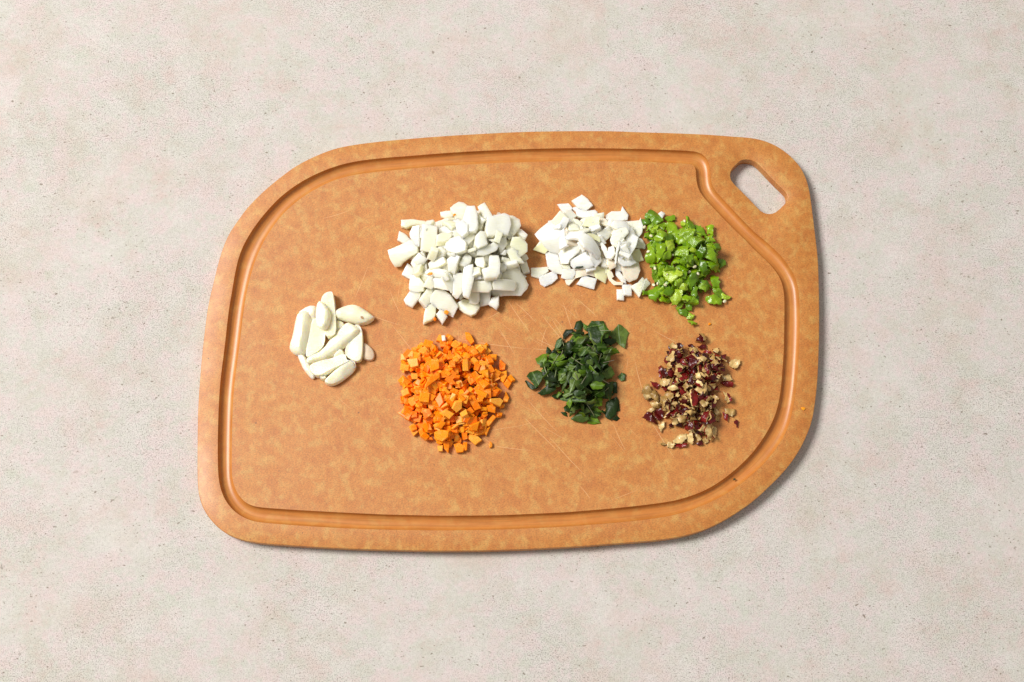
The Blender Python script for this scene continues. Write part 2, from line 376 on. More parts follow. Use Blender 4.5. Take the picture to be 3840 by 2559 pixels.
# knife scratches: hair-thin raised fibres, joined
V, F = [], []
def scratch(a, b, wd):
    a = np.array(a); b = np.array(b)
    q = np.array([a, b, (a+b)/2])
    if not (inside(inset(gi, 0.0015), q).all() or (inside(o_t, q) & ~inside(inset(go, -0.001), q)).all()): return
    a = q[0]; b = q[1]; d = (b-a)/np.linalg.norm(b-a); nrm = np.array((-d[1], d[0]))
    n = 8; k = len(V); off = random.uniform(-1, 1)*0.0006
    for i in range(n+1):
        t = i/n; c = a*(1-t)+b*t+nrm*off*math.sin(t*math.pi); h = wd*math.sin(math.pi*min(max(t, 0.03), 0.97))**0.5
        z = T+0.00006
        V.extend([(*(c-nrm*h), T-0.00002), (*c, z), (*(c+nrm*h), T-0.00002)])
    for i in range(n):
        q = k+3*i; F.append((q+1, q, q+3, q+4)); F.append((q+2, q+1, q+4, q+5))
for x0, y0, x1, y1 in ((1330,1120,1380,1000),(1462,1090,1500,1175),(1470,1220,1580,1360),(1700,1270,1990,1310),(1870,1230,1930,1330),(1960,1560,2100,1700),(1980,1500,2090,1620),(2010,1270,2090,1310),(2000,1308,2070,1310),(2030,1180,2120,1290),(2065,1190,2160,1330),(2050,1230,2030,1300),(2110,1130,2150,1250),(2160,1120,2240,1190),(2380,1350,2420,1500),(2430,1560,2530,1720),(2450,1240,2560,1300),(2170,1820,2215,1875),(2325,2000,2352,2034),(2552,1994,2570,2010),(2580,1990,2596,2001),(1490,1500,1570,1485),(1485,1480,1560,1470),(2580,1110,2680,1070),(1520,630,1600,600),(1900,1120,1990,1250),(1925,1130,2010,1210),(2060,1640,2200,1790),(1210,820,1310,790),(1360,1170,1500,1220),(2300,1590,2345,1690),(1830,1195,1900,1160),(1840,1670,1990,1690)):
    scratch(at(x0, y0), at(x1, y1), 0.00018)
for k in range(110):
    cx = random.gauss(1960, 380); cy = random.gauss(1300, 220); a = random.choice([-1.0, -0.9, 1.1, 0.1, -0.6])+random.gauss(0, 0.25); L = random.uniform(30, 130)
    x1, y1 = cx+L*math.cos(a), cy-L*math.sin(a)
    scratch(at(cx, cy), at(x1, y1), random.uniform(0.00005, 0.00013))
sc = link('knife_scratch', mesh_from('knife_scratch', V, F, [M['scratch']]), board); tag(sc, kind='stuff')

# ------------------------------------------------------------------ slices, slabs and dice
def chaikin(P, it):
    for _ in range(it):
        Q = np.roll(P, -1, 0); P = np.stack([0.75*P+0.25*Q, 0.25*P+0.75*Q], 1).reshape(-1, 2)
    return P
def resample(P, step):
    out = []
    for i in range(len(P)):
        a, b = P[i], P[(i+1) % len(P)]; k = max(1, int(round(np.linalg.norm(b-a)/step)))
        for j in range(k): out.append(a+(b-a)*j/k)
    return np.array(out)
def edge_dist(P, q):
    a = P; b = np.roll(P, -1, 0); ab = b-a
    t = np.clip(((q[:, None]-a)*ab).sum(2)/((ab*ab).sum(1)+1e-18), 0, 1)
    return np.linalg.norm(q[:, None]-(a+ab*t[..., None]), axis=2).min(1)
def slab(name, poly, th, mats, b=0.0003, curv=0.0, axis=0.0, amp=0.0, freq=150, dome=0.0, roof=0.0, cuts=(), step=0.0013, rnd=0, jag=0.0, twist=0.0, taper=0.0, sharp=55):
    P = ccw(np.asarray(poly, float)); c0 = P.mean(0); P = P-c0
    if rnd: P = chaikin(P, rnd)
    P = resample(P, step)
    if jag: P = P + RNG.normal(0, jag, P.shape)
    b = min(b, th*0.35)
    I = inset(P, b*1.2)
    lo, hi = P.min(0), P.max(0)
    gx, gy = np.meshgrid(np.arange(lo[0], hi[0], step*1.25), np.arange(lo[1], hi[1], step*1.25))
    q = np.stack([gx.ravel(), gy.ravel()], 1); q = q + RNG.uniform(-0.2, 0.2, q.shape)*step
    if len(q): q = q[inside(I, q)]
    if len(q): q = q[edge_dist(I, q) > step*0.55]
    vs = [Vector(p) for p in np.vstack([I, q])] if len(q) else [Vector(p) for p in I]
    n = len(P)
    try:
        ov, oe, of, orig, *_ = delaunay_2d_cdt(vs, [(i, (i+1) % n) for i in range(n)], [], 1, 1e-8)
    except Exception:
        ov = vs[:n]; of = [tuple(range(n))]; orig = [[i] for i in range(n)]
    mp = {}
    for i, o in enumerate(orig):
        for j in o: mp.setdefault(j, i)
    OV = np.array([tuple(v) for v in ov]); m = len(OV)
    zt = np.full(m, th)
    if dome:
        d = edge_dist(P, OV); r = max(d.max(), 1e-6)*0.95
        zt = th + dome*np.sqrt(np.clip(1-(1-np.clip(d/r, 0, 1))**2, 0, 1))
    if roof:
        d = edge_dist(P, OV); r = max(d.max(), 1e-6)
        zt = zt + roof*np.clip(d/r*1.5, 0, 1)**0.85
    for ang, top, slope in cuts:             # flat knife cuts through a domed piece
        u = OV[:, 0]*math.cos(ang)+OV[:, 1]*math.sin(ang)
        zt = np.minimum(zt, np.maximum(th*0.9, top-slope*u))
    Vv = [(x, y, z) for (x, y), z in zip(OV, zt)] + [(x, y, 0) for x, y in OV] + [(x, y, th-b) for x, y in P*(1-taper)] + [(x, y, b) for x, y in P]
    Vv = np.array(Vv); Fv = []; fm = []
    for f in of:
        a = OV[list(f)]; f = tuple(f) if area(a) > 0 else tuple(f[::-1])
        Fv.append(f); fm.append(0); Fv.append(tuple(m+i for i in f[::-1])); fm.append(2)
    U, L = 2*m, 2*m+n
    for i in range(n):
        j = (i+1) % n
        if i not in mp or j not in mp: continue
        Fv.append((U+i, U+j, mp[j], mp[i])); fm.append(0)
        Fv.append((L+i, L+j, U+j, U+i)); fm.append(1)
        Fv.append((m+mp[i], m+mp[j], L+j, L+i)); fm.append(2)
    ca, sa = math.cos(axis), math.sin(axis)
    u = Vv[:, 0]*ca+Vv[:, 1]*sa; v = -Vv[:, 0]*sa+Vv[:, 1]*ca
    Vv[:, 2] -= curv*0.5*u*u
    Vv[:, 2] += twist*u*v
    if amp:
        o = RNG.uniform(0, 50, 3)
        for k in range(len(Vv)):
            p = Vector((Vv[k, 0], Vv[k, 1], Vv[k, 2]*0.6))*freq + Vector(o)
            nv = noise.noise_vector(p)
            Vv[k, 2] += nv.z*amp; Vv[k, 0] += nv.x*amp*0.4; Vv[k, 1] += nv.y*amp*0.4
    if len(mats) == 1: fm = [0]*len(fm)
    return mesh_from(name, Vv, Fv, mats, True, fm, sharp=sharp), c0

CELL = 0.0008
X0, Y0 = -0.26, -0.2; NX, NY = int(0.52/CELL), int(0.4/CELL)
H = np.full((NX, NY), T)
def samples(me):
    nv = len(me.vertices); co = np.empty(nv*3); me.vertices.foreach_get('co', co); co = co.reshape(-1, 3)
    me.calc_loop_triangles(); nt = len(me.loop_triangles); tr = np.empty(nt*3, int); me.loop_triangles.foreach_get('vertices', tr); tr = tr.reshape(-1, 3)
    A, B, C = co[tr[:, 0]], co[tr[:, 1]], co[tr[:, 2]]
    ar = np.linalg.norm(np.cross(B-A, C-A), axis=1)*0.5; out = [co]
    k = 1
    for (u, v) in ((.33, .33), (.6, .2), (.2, .6), (.2, .2)): out.append(A*(1-u-v)+B*u+C*v)
    big = ar > 4e-6
    for u, v in ((.1, .1), (.8, .1), (.1, .8), (.5, .05), (.05, .5), (.45, .5), (.4, .15), (.15, .4), (.4, .4)): out.append(A[big]*(1-u-v)+B[big]*u+C[big]*v)
    return np.vstack(out)
SC = {}
def settle(me, xy, rot, follow=0.7, jit=0.12, pct=88, lift=0.0):
    """rest a piece on whatever lies below: returns its matrix"""
    if me.name not in SC: SC[me.name] = samples(me)
    P = SC[me.name]
    rz = Matrix.Rotation(rot[2], 3, 'Z') @ Matrix.Rotation(rot[1], 3, 'Y') @ Matrix.Rotation(rot[0], 3, 'X')
    Q = P @ np.array(rz).T
    ix = np.clip(((Q[:, 0]+xy[0]-X0)/CELL).astype(int), 0, NX-1); iy = np.clip(((Q[:, 1]+xy[1]-Y0)/CELL).astype(int), 0, NY-1)
    h = H[ix, iy]
    tx = ty = 0.0
    if h.max()-h.min() > 1e-4 and follow > 0:
        A = np.stack([Q[:, 0], Q[:, 1], np.ones(len(Q))], 1)
        s, *_ = np.linalg.lstsq(A, h, rcond=None); lim = 0.38
        tx = float(np.clip(s[0], -lim, lim))*follow; ty = float(np.clip(s[1], -lim, lim))*follow
    onpile = h.mean() > T+0.0008
    j = jit if onpile else jit*0.15
    tx += random.gauss(0, j); ty += random.gauss(0, j)
    nrm = Vector((-tx, -ty, 1)).normalized()
    q = Vector((0, 0, 1)).rotation_difference(nrm).to_matrix()
    Rm = q @ rz; Q = P @ np.array(Rm).T
    ix = np.clip(((Q[:, 0]+xy[0]-X0)/CELL).astype(int), 0, NX-1); iy = np.clip(((Q[:, 1]+xy[1]-Y0)/CELL).astype(int), 0, NY-1)
    key = ix*NY+iy; u, inv = np.unique(key, return_inverse=True)
    zb = np.full(len(u), 1e9); np.minimum.at(zb, inv, Q[:, 2]); zt = np.full(len(u), -1e9); np.maximum.at(zt, inv, Q[:, 2])
    hh = H.ravel()[u]; gap = hh-zb
    z = np.percentile(gap, pct)
    z = max(z, T-Q[:, 2].min()+0.00005)+lift       # never through the board
    Hr = H.reshape(-1); Hr[u] = np.maximum(Hr[u], zt+z)
    m = Rm.to_4x4(); m.translation = Vector((xy[0], xy[1], z)); return m
def meanH(P):
    ix = np.clip(((P[:, 0]-X0)/CELL).astype(int), 0, NX-1); iy = np.clip(((P[:, 1]-Y0)/CELL).astype(int), 0, NY-1)
    return H[ix, iy].mean()
def traced(name, poly, th, mats, lab, cat, grp, follow=0.75, jit=0.06, pct=88, orient=False, grow=1.0, **kw):
    q = np.array(poly); poly = (q-q.mean(0))*grow+q.mean(0)
    W = world(poly); z = meanH(W)+th; W = world(poly, z); c = W.mean(0)
    z = meanH(np.vstack([W, (W+c)/2]))+th; W = world(poly, min(z, T+0.03)); W = ccw(W)
    a = 0.0
    if orient:
        u, s, vt = np.linalg.svd(W-W.mean(0)); a = math.atan2(vt[0, 1], vt[0, 0])+random.gauss(0, 0.12)
        ca, sa = math.cos(-a), math.sin(-a); c0 = W.mean(0)
        Wl = (W-c0) @ np.array([[ca, sa], [-sa, ca]])
        me, cc = slab(name, Wl, th, mats, **kw); xy = c0 + np.array([[math.cos(a), -math.sin(a)], [math.sin(a), math.cos(a)]]) @ cc
    else:
        me, xy = slab(name, W, th, mats, **kw)
    o = link(name, me); o.matrix_world = settle(me, xy, (0, 0, a), follow, jit, pct)
    tag(o, lab, cat, grp); return o
def crop(s, O, k):
    res = []
    for ln in s.strip().split('\n'):
        ln = ln.strip()
        if not ln: continue
        head, _, lab = ln.partition('|'); t = head.split(); flags = [x for x in t if ',' not in x]
        res.append(([(O[0]+x*k, O[1]+y*k) for x, y in pts(' '.join(x for x in t if ',' in x))], ' '.join(flags), lab.strip()))
    return res
def randpoly(s, n=None, el=1.5):
    n = n or random.choice([4, 4, 5, 5, 6]); a0 = random.uniform(0, 6.28)
    a = np.sort((np.arange(n)+RNG.uniform(-0.25, 0.25, n))*2*math.pi/n)+a0
    r = s*RNG.uniform(0.75, 1.2, n); P = np.stack([np.cos(a)*r*el**0.5, np.sin(a)*r/el**0.5], 1)
    t = random.uniform(0, 6.28); c, q = math.cos(t), math.sin(t); return P @ np.array([[c, -q], [q, c]])
def randrect(s, el=1.5):
    a, b = s*el**0.5*0.9, s/el**0.5*0.9; k = random.uniform(-0.25, 0.25)*s
    P = np.array([(-a, -b), (a, -b), (a, b), (-a, b)], float)+RNG.uniform(-0.14, 0.14, (4, 2))*s
    P[2:, 0] += k; t = random.uniform(0, 6.28); c, q = math.cos(t), math.sin(t); return P @ np.array([[c, -q], [q, c]])
def drop_in(mask_px, n, bias=1.0, prof=None):
    """n random spots inside a traced outline, more of them near its middle when bias<1"""
    W = world(mask_px, T+0.004); c = W.mean(0); out = []
    lo, hi = W.min(0), W.max(0)
    while len(out) < n:
        p = RNG.uniform(lo, hi, (1, 2))
        if not inside(W, p)[0]: continue
        d = edge_dist(W, p)[0]
        if bias < 1 and random.random() > bias + (1-bias)*min(1, d/0.02): continue
        out.append((p[0], d))
    return out

# ------------------------------------------------------------------ diced onion, the larger white heap
ON = '''
260,347 380,343 520,358 545,390 530,410 440,405 380,410 320,432 262,415 | long white onion strip at the upper left edge of the larger white heap
235,475 300,505 340,550 375,570 290,612 215,572 | small slanted onion piece between the long strip and the big wide one at the left
405,430 480,425 482,560 470,640 425,625 370,540 365,500
125,685 240,645 350,590 420,590 455,640 450,720 360,765 270,815 240,850 185,857 150,790 | broad white onion slab farthest left in the larger white heap
325,845 410,905 360,1015 265,960 | small square onion dice lying alone below the broad left slab
1110,240 1160,270 1200,290 1200,330 1120,300
700,260 820,245 850,300 830,320 750,330 705,300
1120,290 1205,290 1213,330 1200,440 1180,500 1140,480 1125,380
1555,490 1600,480 1665,545 1635,585 1560,540
1605,730 1660,730 1685,770 1650,805 1600,790
1605,850 1675,820 1705,925 1635,950 | small block of onion at the right rim of the larger white heap
1530,850 1600,850 1620,930 1670,970 1650,990 1570,920
1400,960 1490,895 1580,920 1650,1000 1688,1075 1670,1120 1600,1190 1450,1195 1320,1205 1270,1150 1290,1020 | large flat rounded onion slab at the lower right of the larger white heap
1365,1200 1365,1290 1335,1345 1250,1290 1290,1220 | triangular onion chip just below the large flat slab
1150,1125 1270,1130 1265,1280 1155,1305 1145,1200
895,1290 960,1250 1040,1250 1130,1280 1140,1330 1100,1400 1045,1425 980,1400 920,1350 | rounded bowl shaped onion piece at the bottom of the larger white heap
535,1325 645,1280 640,1400 620,1460 510,1508 515,1420 | slanted onion piece beside two carrot crumbs, lowest left of the heap
705,1340 765,1440 715,1515 645,1415 | diamond shaped onion dice touching a carrot crumb under the heap
290,1250 370,1150 480,1150 460,1230 375,1330 310,1290 | onion piece at the lower left corner of the larger white heap
440,1240 530,1110 610,1080 650,1110 610,1190 515,1325 460,1270
490,405 560,410 640,432 650,560 640,690 560,690 470,675 480,560 | tall rectangular onion piece below the long strip
385,820 430,730 540,700 560,780 570,900 520,1000 440,1000 420,880
360,1090 380,960 470,960 530,1060 520,1130 440,1142 380,1130
620,400 680,370 750,340 810,330 830,370 800,430 720,460 665,475 645,430
905,125 960,160 1000,215 980,330 960,420 880,400 850,300 815,240 850,180 | pointed onion piece at the very top of the larger white heap
700,450 800,410 890,440 895,520 820,520 700,510
1215,345 1310,310 1400,280 1460,300 1470,400 1440,520 1340,530 1210,560 1190,500 | big wide onion slab at the upper right of the larger white heap
1465,310 1510,300 1580,350 1585,430 1550,490 1500,555 1440,550 1440,400
1500,560 1580,550 1665,620 1665,700 1590,760 1530,700 1480,640
1220,560 1420,530 1430,600 1360,700 1340,640 1290,600
650,560 700,520 820,520 790,600 720,640 640,640
560,780 600,700 740,670 790,720 760,770 640,790
580,840 640,800 760,780 790,850 700,890 590,900
585,910 700,900 790,920 800,970 720,1000 650,990
500,1060 560,960 610,960 640,1050 590,1090
650,1010 760,985 830,1060 840,1150 750,1130 660,1110
600,1200 650,1130 740,1120 820,1180 895,1300 835,1412 740,1360 650,1300 600,1260 | large kite shaped onion slab in the lower part of the larger white heap
1040,1150 1145,1150 1145,1240 1120,1285 1040,1270
1370,850 1440,860 1430,920 1370,940
1370,750 1490,770 1500,830 1430,830 1370,800
1440,700 1540,640 1575,690 1560,730 1640,820 1530,835 1490,790
1370,730 1410,680 1440,690 1420,740
1010,540 1090,530 1080,660 1030,730 1000,640
790,780 880,720 930,760 900,830 860,940 800,900
1060,1010 1150,1010 1270,1010 1280,1100 1240,1130 1060,1120
1080,890 1160,890 1165,960 1080,990
1285,1005 1480,1005 1540,1020 1552,1080 1525,1118 1290,1120 1270,1060 | horizontal onion bar lying across the large flat slab
830,960 950,950 960,1080 930,1150 880,1220 830,1180 830,1060
970,880 1070,870 1080,1000 1050,1120 1020,1220 960,1200 950,1100 960,980 | upright onion strip in the lower middle of the larger white heap
910,840 990,720 1050,770 1040,820 980,880 920,860
1010,220 1090,220 1120,300 1125,470 1100,510 1000,520 960,400 985,290 | thick upright onion block right of the pointed top piece
880,400 960,360 1020,420 1020,510 960,560 900,500
1130,480 1180,480 1200,560 1210,620 1110,670 1070,620 1080,540
770,600 830,550 930,530 1010,620 1000,700 900,730 790,680
1250,750 1350,750 1365,850 1360,960 1330,1000 1200,1010 1165,920 1240,890 1240,820 | hook shaped onion piece in the right of the larger white heap
1105,780 1190,775 1210,840 1195,895 1120,870 1100,830
1100,710 1150,670 1290,610 1340,640 1320,690 1180,755 1110,750 | rounded onion stick slanting across the middle of the larger white heap
'''
ong = 'diced onion in the larger white heap'
onl = 'glassy white onion dice packed inside the larger white heap'
omask = [(1420+x*.3317, 710+y*.3317) for x, y in pts("420,500 720,420 900,330 1150,300 1450,360 1560,520 1600,720 1500,900 1450,1050 1180,1160 900,1180 640,1120 450,1000 450,800")]
for p, d in drop_in(omask, 95, 0.35):
    me, _ = slab('onion_piece', randrect(random.uniform(0.0040, 0.0062), el=random.uniform(1, 2)), random.uniform(0.0025, 0.0045), [M['onion']], b=0.00015, sharp=38, curv=random.choice([0, 30, 60]), axis=random.uniform(0, 3), amp=0.0005, step=0.0018, rnd=0)
    o = link('onion_piece', me); o.matrix_world = settle(me, p, (random.gauss(0, .25), random.gauss(0, .25), 0), 0.6, 0.15, 62)
    tag(o, onl, 'onion piece', ong)
def onion_bits(n, mask, name, mat, thk, lab, grp):
    for p, d in drop_in(mask, n, 0.5):
        me, _ = slab(name, randrect(random.uniform(0.0034, 0.0054), el=random.uniform(1, 2.4)), random.uniform(*thk), [M[mat]], b=0.0002, sharp=38, curv=random.choice([0, 40, 90]), axis=random.uniform(0, 3), amp=0.0004, step=0.0015)
        o = link(name, me); o.matrix_world = settle(me, p, (random.gauss(0, .45), random.gauss(0, .45), 0), 0.7, 0.1, 50)
        tag(o, lab, 'onion piece', grp)
traced_on = crop(ON, (1420, 710), .3317)
for num, (poly, fl, lab) in enumerate(traced_on):
    if num in (24, 34, 44): onion_bits(12, omask, 'onion_piece', 'onion', (0.002, 0.0045), onl, ong)
    traced('onion_piece', poly, random.uniform(0.0036, 0.0062), [M['onion']], lab or onl, 'onion piece', ong, jit=0.11, pct=56, grow=1.06, jag=0.00008,
           b=0.00016, curv=random.choice([0, 15, 40, 65]), axis=random.uniform(0, 3.1), amp=0.0006, freq=110, dome=random.choice([0, 0, 0.0005]), rnd=0, sharp=38)

# ------------------------------------------------------------------ the smaller white heap
SH = '''
w 650,190 775,112 850,170 912,245 820,318 740,285 | white onion square lying topmost above the smaller white heap
w 455,235 595,225 650,290 560,350 530,345 | thin white onion piece left of the topmost square
w 655,280 700,265 820,330 940,310 970,340 965,410 840,420 720,400 700,320
y 145,820 240,700 310,740 325,830 290,865 | yellowish pointed onion piece at the left tip of the smaller white heap
w 300,870 440,840 475,950 490,1020 400,1060 330,1040
w 120,1070 320,1055 330,1110 260,1160 210,1195 118,1165 | white onion rectangle at the lower left corner of the smaller white heap
w 330,1060 500,1020 530,1060 510,1130 420,1120
w 215,1185 400,1110 440,1150 450,1200 380,1260 290,1298 240,1270 | white onion piece overlapping the lower left rectangle
t 560,1230 690,1140 690,1200 610,1290 580,1280
w 165,610 320,465 310,440 490,420 540,520 560,650 640,720 500,780 440,850 330,820 230,690 | widest thin onion sheet at the left of the smaller white heap
w 490,400 570,310 640,300 705,370 660,410 660,560 560,550
w 470,870 600,780 740,790 750,860 620,960 600,1000 500,990
w 500,990 610,1010 640,1070 570,1080
w 510,1180 530,1080 675,1080 690,1130 650,1200 570,1200 | small white onion cube at the lower edge of the smaller white heap
t 690,1080 800,1080 920,1090 1000,1140 990,1190 860,1160 760,1180 700,1200
y 960,1040 1110,1080 1080,1245 960,1185 900,1090 | yellowish square at the lower edge of the smaller white heap
w 710,1265 800,1160 965,1205 930,1328 820,1295 | white onion piece lowest in the middle of the smaller white heap
t 1000,405 1080,420 1125,490 1100,530 1000,500
w 1090,390 1165,335 1280,330 1295,265 1370,375 1355,440 1200,475 1100,440 | shell shaped onion piece at the upper right of the smaller white heap
w 1350,465 1520,450 1535,415 1570,520 1555,600 1520,650 1470,640 1450,580 1390,570 | onion piece touching the green chilli heap
w 1140,520 1190,470 1340,460 1400,500 1390,590 1200,560
w 1505,670 1560,690 1600,760 1600,805 1480,800
y 1450,830 1520,815 1578,960 1470,985 1420,940 | pale yellow green onion piece at the right rim of the smaller white heap
t 1270,1040 1380,1020 1520,985 1525,1100 1480,1210 1400,1245 1330,1200 1280,1100 | broad round onion disc at the lower right of the smaller white heap
w 1220,1040 1250,1080 1350,1180 1355,1250 1290,1220 1225,1150
t 1110,1130 1160,1080 1200,1170 1170,1190 1230,1230 1310,1240 1310,1270 1200,1270 1130,1200 | tan curved onion sliver under the smaller white heap
w 1230,1350 1320,1355 1320,1485 1232,1478 | tiny white onion square, lower of two touching below the heap
w 1300,1290 1410,1285 1415,1420 1315,1420 | tiny white onion square, upper of two touching below the heap
w 1420,1305 1500,1260 1560,1190 1600,1230 1560,1330 1520,1435 | folded white onion leaf beside the two tiny squares
w 1580,1230 1610,1200 1665,1255 1570,1365 1545,1330
w 665,430 720,440 780,500 835,580 800,605 700,530
w 1030,940 1100,960 1100,1060 1020,1050
t 1100,950 1200,970 1215,1040 1140,1080 1100,1020
w 880,540 1010,520 1020,560 930,600 850,600
y 820,600 930,610 1000,640 1000,700 870,650
w 1130,810 1200,790 1215,900 1160,960 1110,940
w 840,850 1000,870 1025,950 950,1030 890,950
w 1240,940 1340,980 1440,950 1480,980 1400,1030 1300,1040 1240,1000
y 830,410 930,400 1005,420 1000,520 890,530 805,510 | yellowish ribbed onion block in the upper middle of the smaller white heap
w 630,940 730,910 840,860 890,940 930,1030 850,1060 680,1070 640,1020 | bright white onion block above the dark leaf scrap
w 550,620 640,555 800,630 900,680 1040,790 1000,870 780,830 720,720 600,690 | long bent onion band across the middle of the smaller white heap
w 960,620 1110,520 1200,590 1080,700 1000,660
w 1150,700 1180,600 1260,540 1350,550 1380,610 1290,720 1230,800 1170,760
w 1260,900 1330,740 1400,600 1505,680 1470,800 1380,960 | large tilted onion slab at the right of the smaller white heap
w 1010,700 1060,740 1110,810 1135,910 1095,920 1040,800
w 1250,730 1280,740 1240,860 1220,1000 1205,990 1215,850
'''
shg = 'chopped onion in the smaller white heap'; shl = 'thin white onion piece inside the smaller white heap'
smask = [(1960+x*.287, 700+y*.287) for x, y in pts("420,450 700,380 900,430 1200,480 1400,560 1430,800 1300,1000 1050,1080 700,1030 480,1000 520,820 330,700")]
for p, d in drop_in(smask, 48, 0.4):
    me, _ = slab('onion_slice', randrect(random.uniform(0.004, 0.0065), el=random.uniform(1, 2)), random.uniform(0.0014, 0.0028), [M[random.choice(['shallot', 'shallot', 'shallot', 'shallot_yellow', 'shallot_tan'])]], b=0.0003, curv=random.choice([15, 30, 55]), axis=random.uniform(0, 3), amp=0.0004, step=0.0017)
    o = link('onion_slice', me); o.matrix_world = settle(me, p, (random.gauss(0, .3), random.gauss(0, .3), 0), 0.6, 0.18, 62)
    tag(o, shl, 'onion piece', shg)
for num, (poly, fl, lab) in enumerate(crop(SH, (1960, 700), .287)):
    if num in (22, 34): onion_bits(9, smask, 'onion_slice', random.choice(['shallot', 'shallot_yellow']), (0.0012, 0.0026), shl, shg)
    traced('onion_slice', poly, random.uniform(0.0016, 0.0030), [M[{'w': 'shallot', 'y': 'shallot_yellow', 't': 'shallot_tan'}[fl]]], lab or shl, 'onion piece', shg, jit=0.10, pct=58, grow=1.08, sharp=38,
           b=0.00012, jag=0.00008, curv=random.choice([15, 40, 70, -20]), axis=random.uniform(0, 3.1), amp=0.0005, freq=120)

# ------------------------------------------------------------------ garlic cloves
GA = '''
dull 3 1170,840 1240,880 1310,950 1325,1020 1305,1085 1240,1095 1155,1060 1150,950 | small dull brownish garlic half at the right rim of the garlic heap
roof 4 240,1000 330,1000 370,1060 440,1170 500,1290 470,1350 420,1330 340,1230 270,1090 | narrow garlic clove slanting down at the lower left of the heap
roof 5 240,430 400,330 490,325 520,380 520,500 480,560 440,600 300,560 | garlic clove half hidden behind the leftmost clove
dome 4 780,530 860,545 910,580 900,700 800,720 760,700 | yellow garlic clove peeking out in the gap under the whole clove
flat 4 1000,1040 1050,1100 1063,1170 1040,1200 960,1160 | sliver of garlic peeking out at the lower right
dome 5 540,1280 640,1290 660,1340 620,1370 590,1370 550,1340 | garlic nub under the bottom cloves
flat 5 445,520 520,510 600,650 630,700 610,850 560,930 400,1030 350,1000 400,800 | long garlic clove directly right of the leftmost one
flat 7 720,140 740,160 765,280 780,450 790,700 740,740 640,750 600,500 580,280 600,200 650,155 | tall halved garlic clove pointing up, topmost in the heap
dome 6 750,430 850,360 980,320 1080,330 1200,390 1270,450 1318,500 1230,570 1120,595 1030,570 900,540 800,520 | whole pointed garlic clove with a brown spot, at the upper right
flat 5 1040,600 1110,600 1155,700 1160,900 1145,1060 1100,1095 1040,1090 930,1030 915,920 1000,800 | upright garlic half with flat cut face at the right of the heap
dome 5 820,940 870,940 915,990 900,1060 780,1080 740,1050 | garlic piece tucked below the long diagonal clove
dome 6 630,1360 700,1290 800,1200 940,1100 1000,1100 1060,1170 1040,1240 900,1360 780,1430 700,1440 640,1410 | smooth rounded garlic clove lowest in the heap
flat 5 440,1140 600,1090 780,1050 910,1000 930,1100 980,1110 900,1150 660,1270 560,1310 490,1295 430,1200 | broad garlic half lying above the lowest clove
dome 5 520,340 570,270 620,290 690,380 720,480 690,640 620,680 540,640 510,500 | plump garlic clove resting against the tall halved one
roof 7 260,430 340,410 420,430 445,500 420,760 360,980 300,1005 210,990 150,930 137,870 180,740 230,520 | thick oblong garlic clove leftmost in the heap
roof 6 930,560 1010,590 1110,650 1110,700 1000,820 850,930 700,1050 520,1110 380,1120 355,1080 420,1000 600,920 720,760 850,630 | longest garlic clove lying diagonally over the middle of the heap
'''
for poly, fl, lab in crop(GA, (1050, 1060), .268):
    kind, h = fl.split(); h = float(h)*0.001
    if kind == 'dome': kw = dict(th=h*0.40, dome=h*0.95, b=h*0.12)
    elif kind == 'roof': kw = dict(th=h*0.45, roof=h*0.85, b=h*0.12)
    elif kind == 'flat': kw = dict(th=h*1.1, dome=0.0002, b=0.00035, cuts=((random.uniform(0, 3), h*1.1, random.uniform(.08, .2)),))
    else: kw = dict(th=h*0.5, dome=h*0.7, b=h*0.2)
    if kind in ('dome', 'roof') and 'whole' not in lab:
        q = np.array(poly)-np.mean(poly, 0); a = math.atan2(-1, 1) if len(q) < 3 else None
        vt = np.linalg.svd(q)[2]; a = math.atan2(-vt[1, 1], vt[1, 0])
        kw['cuts'] = ((a, h*1.12, random.uniform(0.25, 0.5)*random.choice([1, -1])), (a+random.uniform(-.4, .4), h*1.22, random.uniform(-0.9, 0.9)), (a+1.57, h*1.3, random.uniform(-.12, .12)))
    o = traced('garlic_clove', poly, mats=[M['garlic_dull' if kind == 'dull' else 'garlic']], lab=lab, cat='garlic clove', grp='peeled garlic cloves', follow=0.5, jit=0.03, pct=60, grow=1.05,
           amp=0.0008, freq=120, rnd=1, step=0.0011, curv=0, sharp=28, **kw)
    if 'brown spot' in lab:
        cl = o
c = at(1050+1150*.268, 1060+490*.268, T+0.008)
me, _ = slab('brown_spot', randpoly(0.0011, 6, 1.5), 0.0003, [M['garlic_spot']], step=0.0006, amp=0.0002, freq=600)
sp = link('brown_spot', me)
ix, iy = int((c[0]-X0)/CELL), int((c[1]-Y0)/CELL)
sp.matrix_world = Matrix.Translation((c[0], c[1], H[ix, iy]-0.0002)) @ Matrix.Rotation(0.2, 4, 'X')
bpy.context.view_layer.update()
sp.parent = cl; sp.matrix_parent_inverse = cl.matrix_world.inverted()

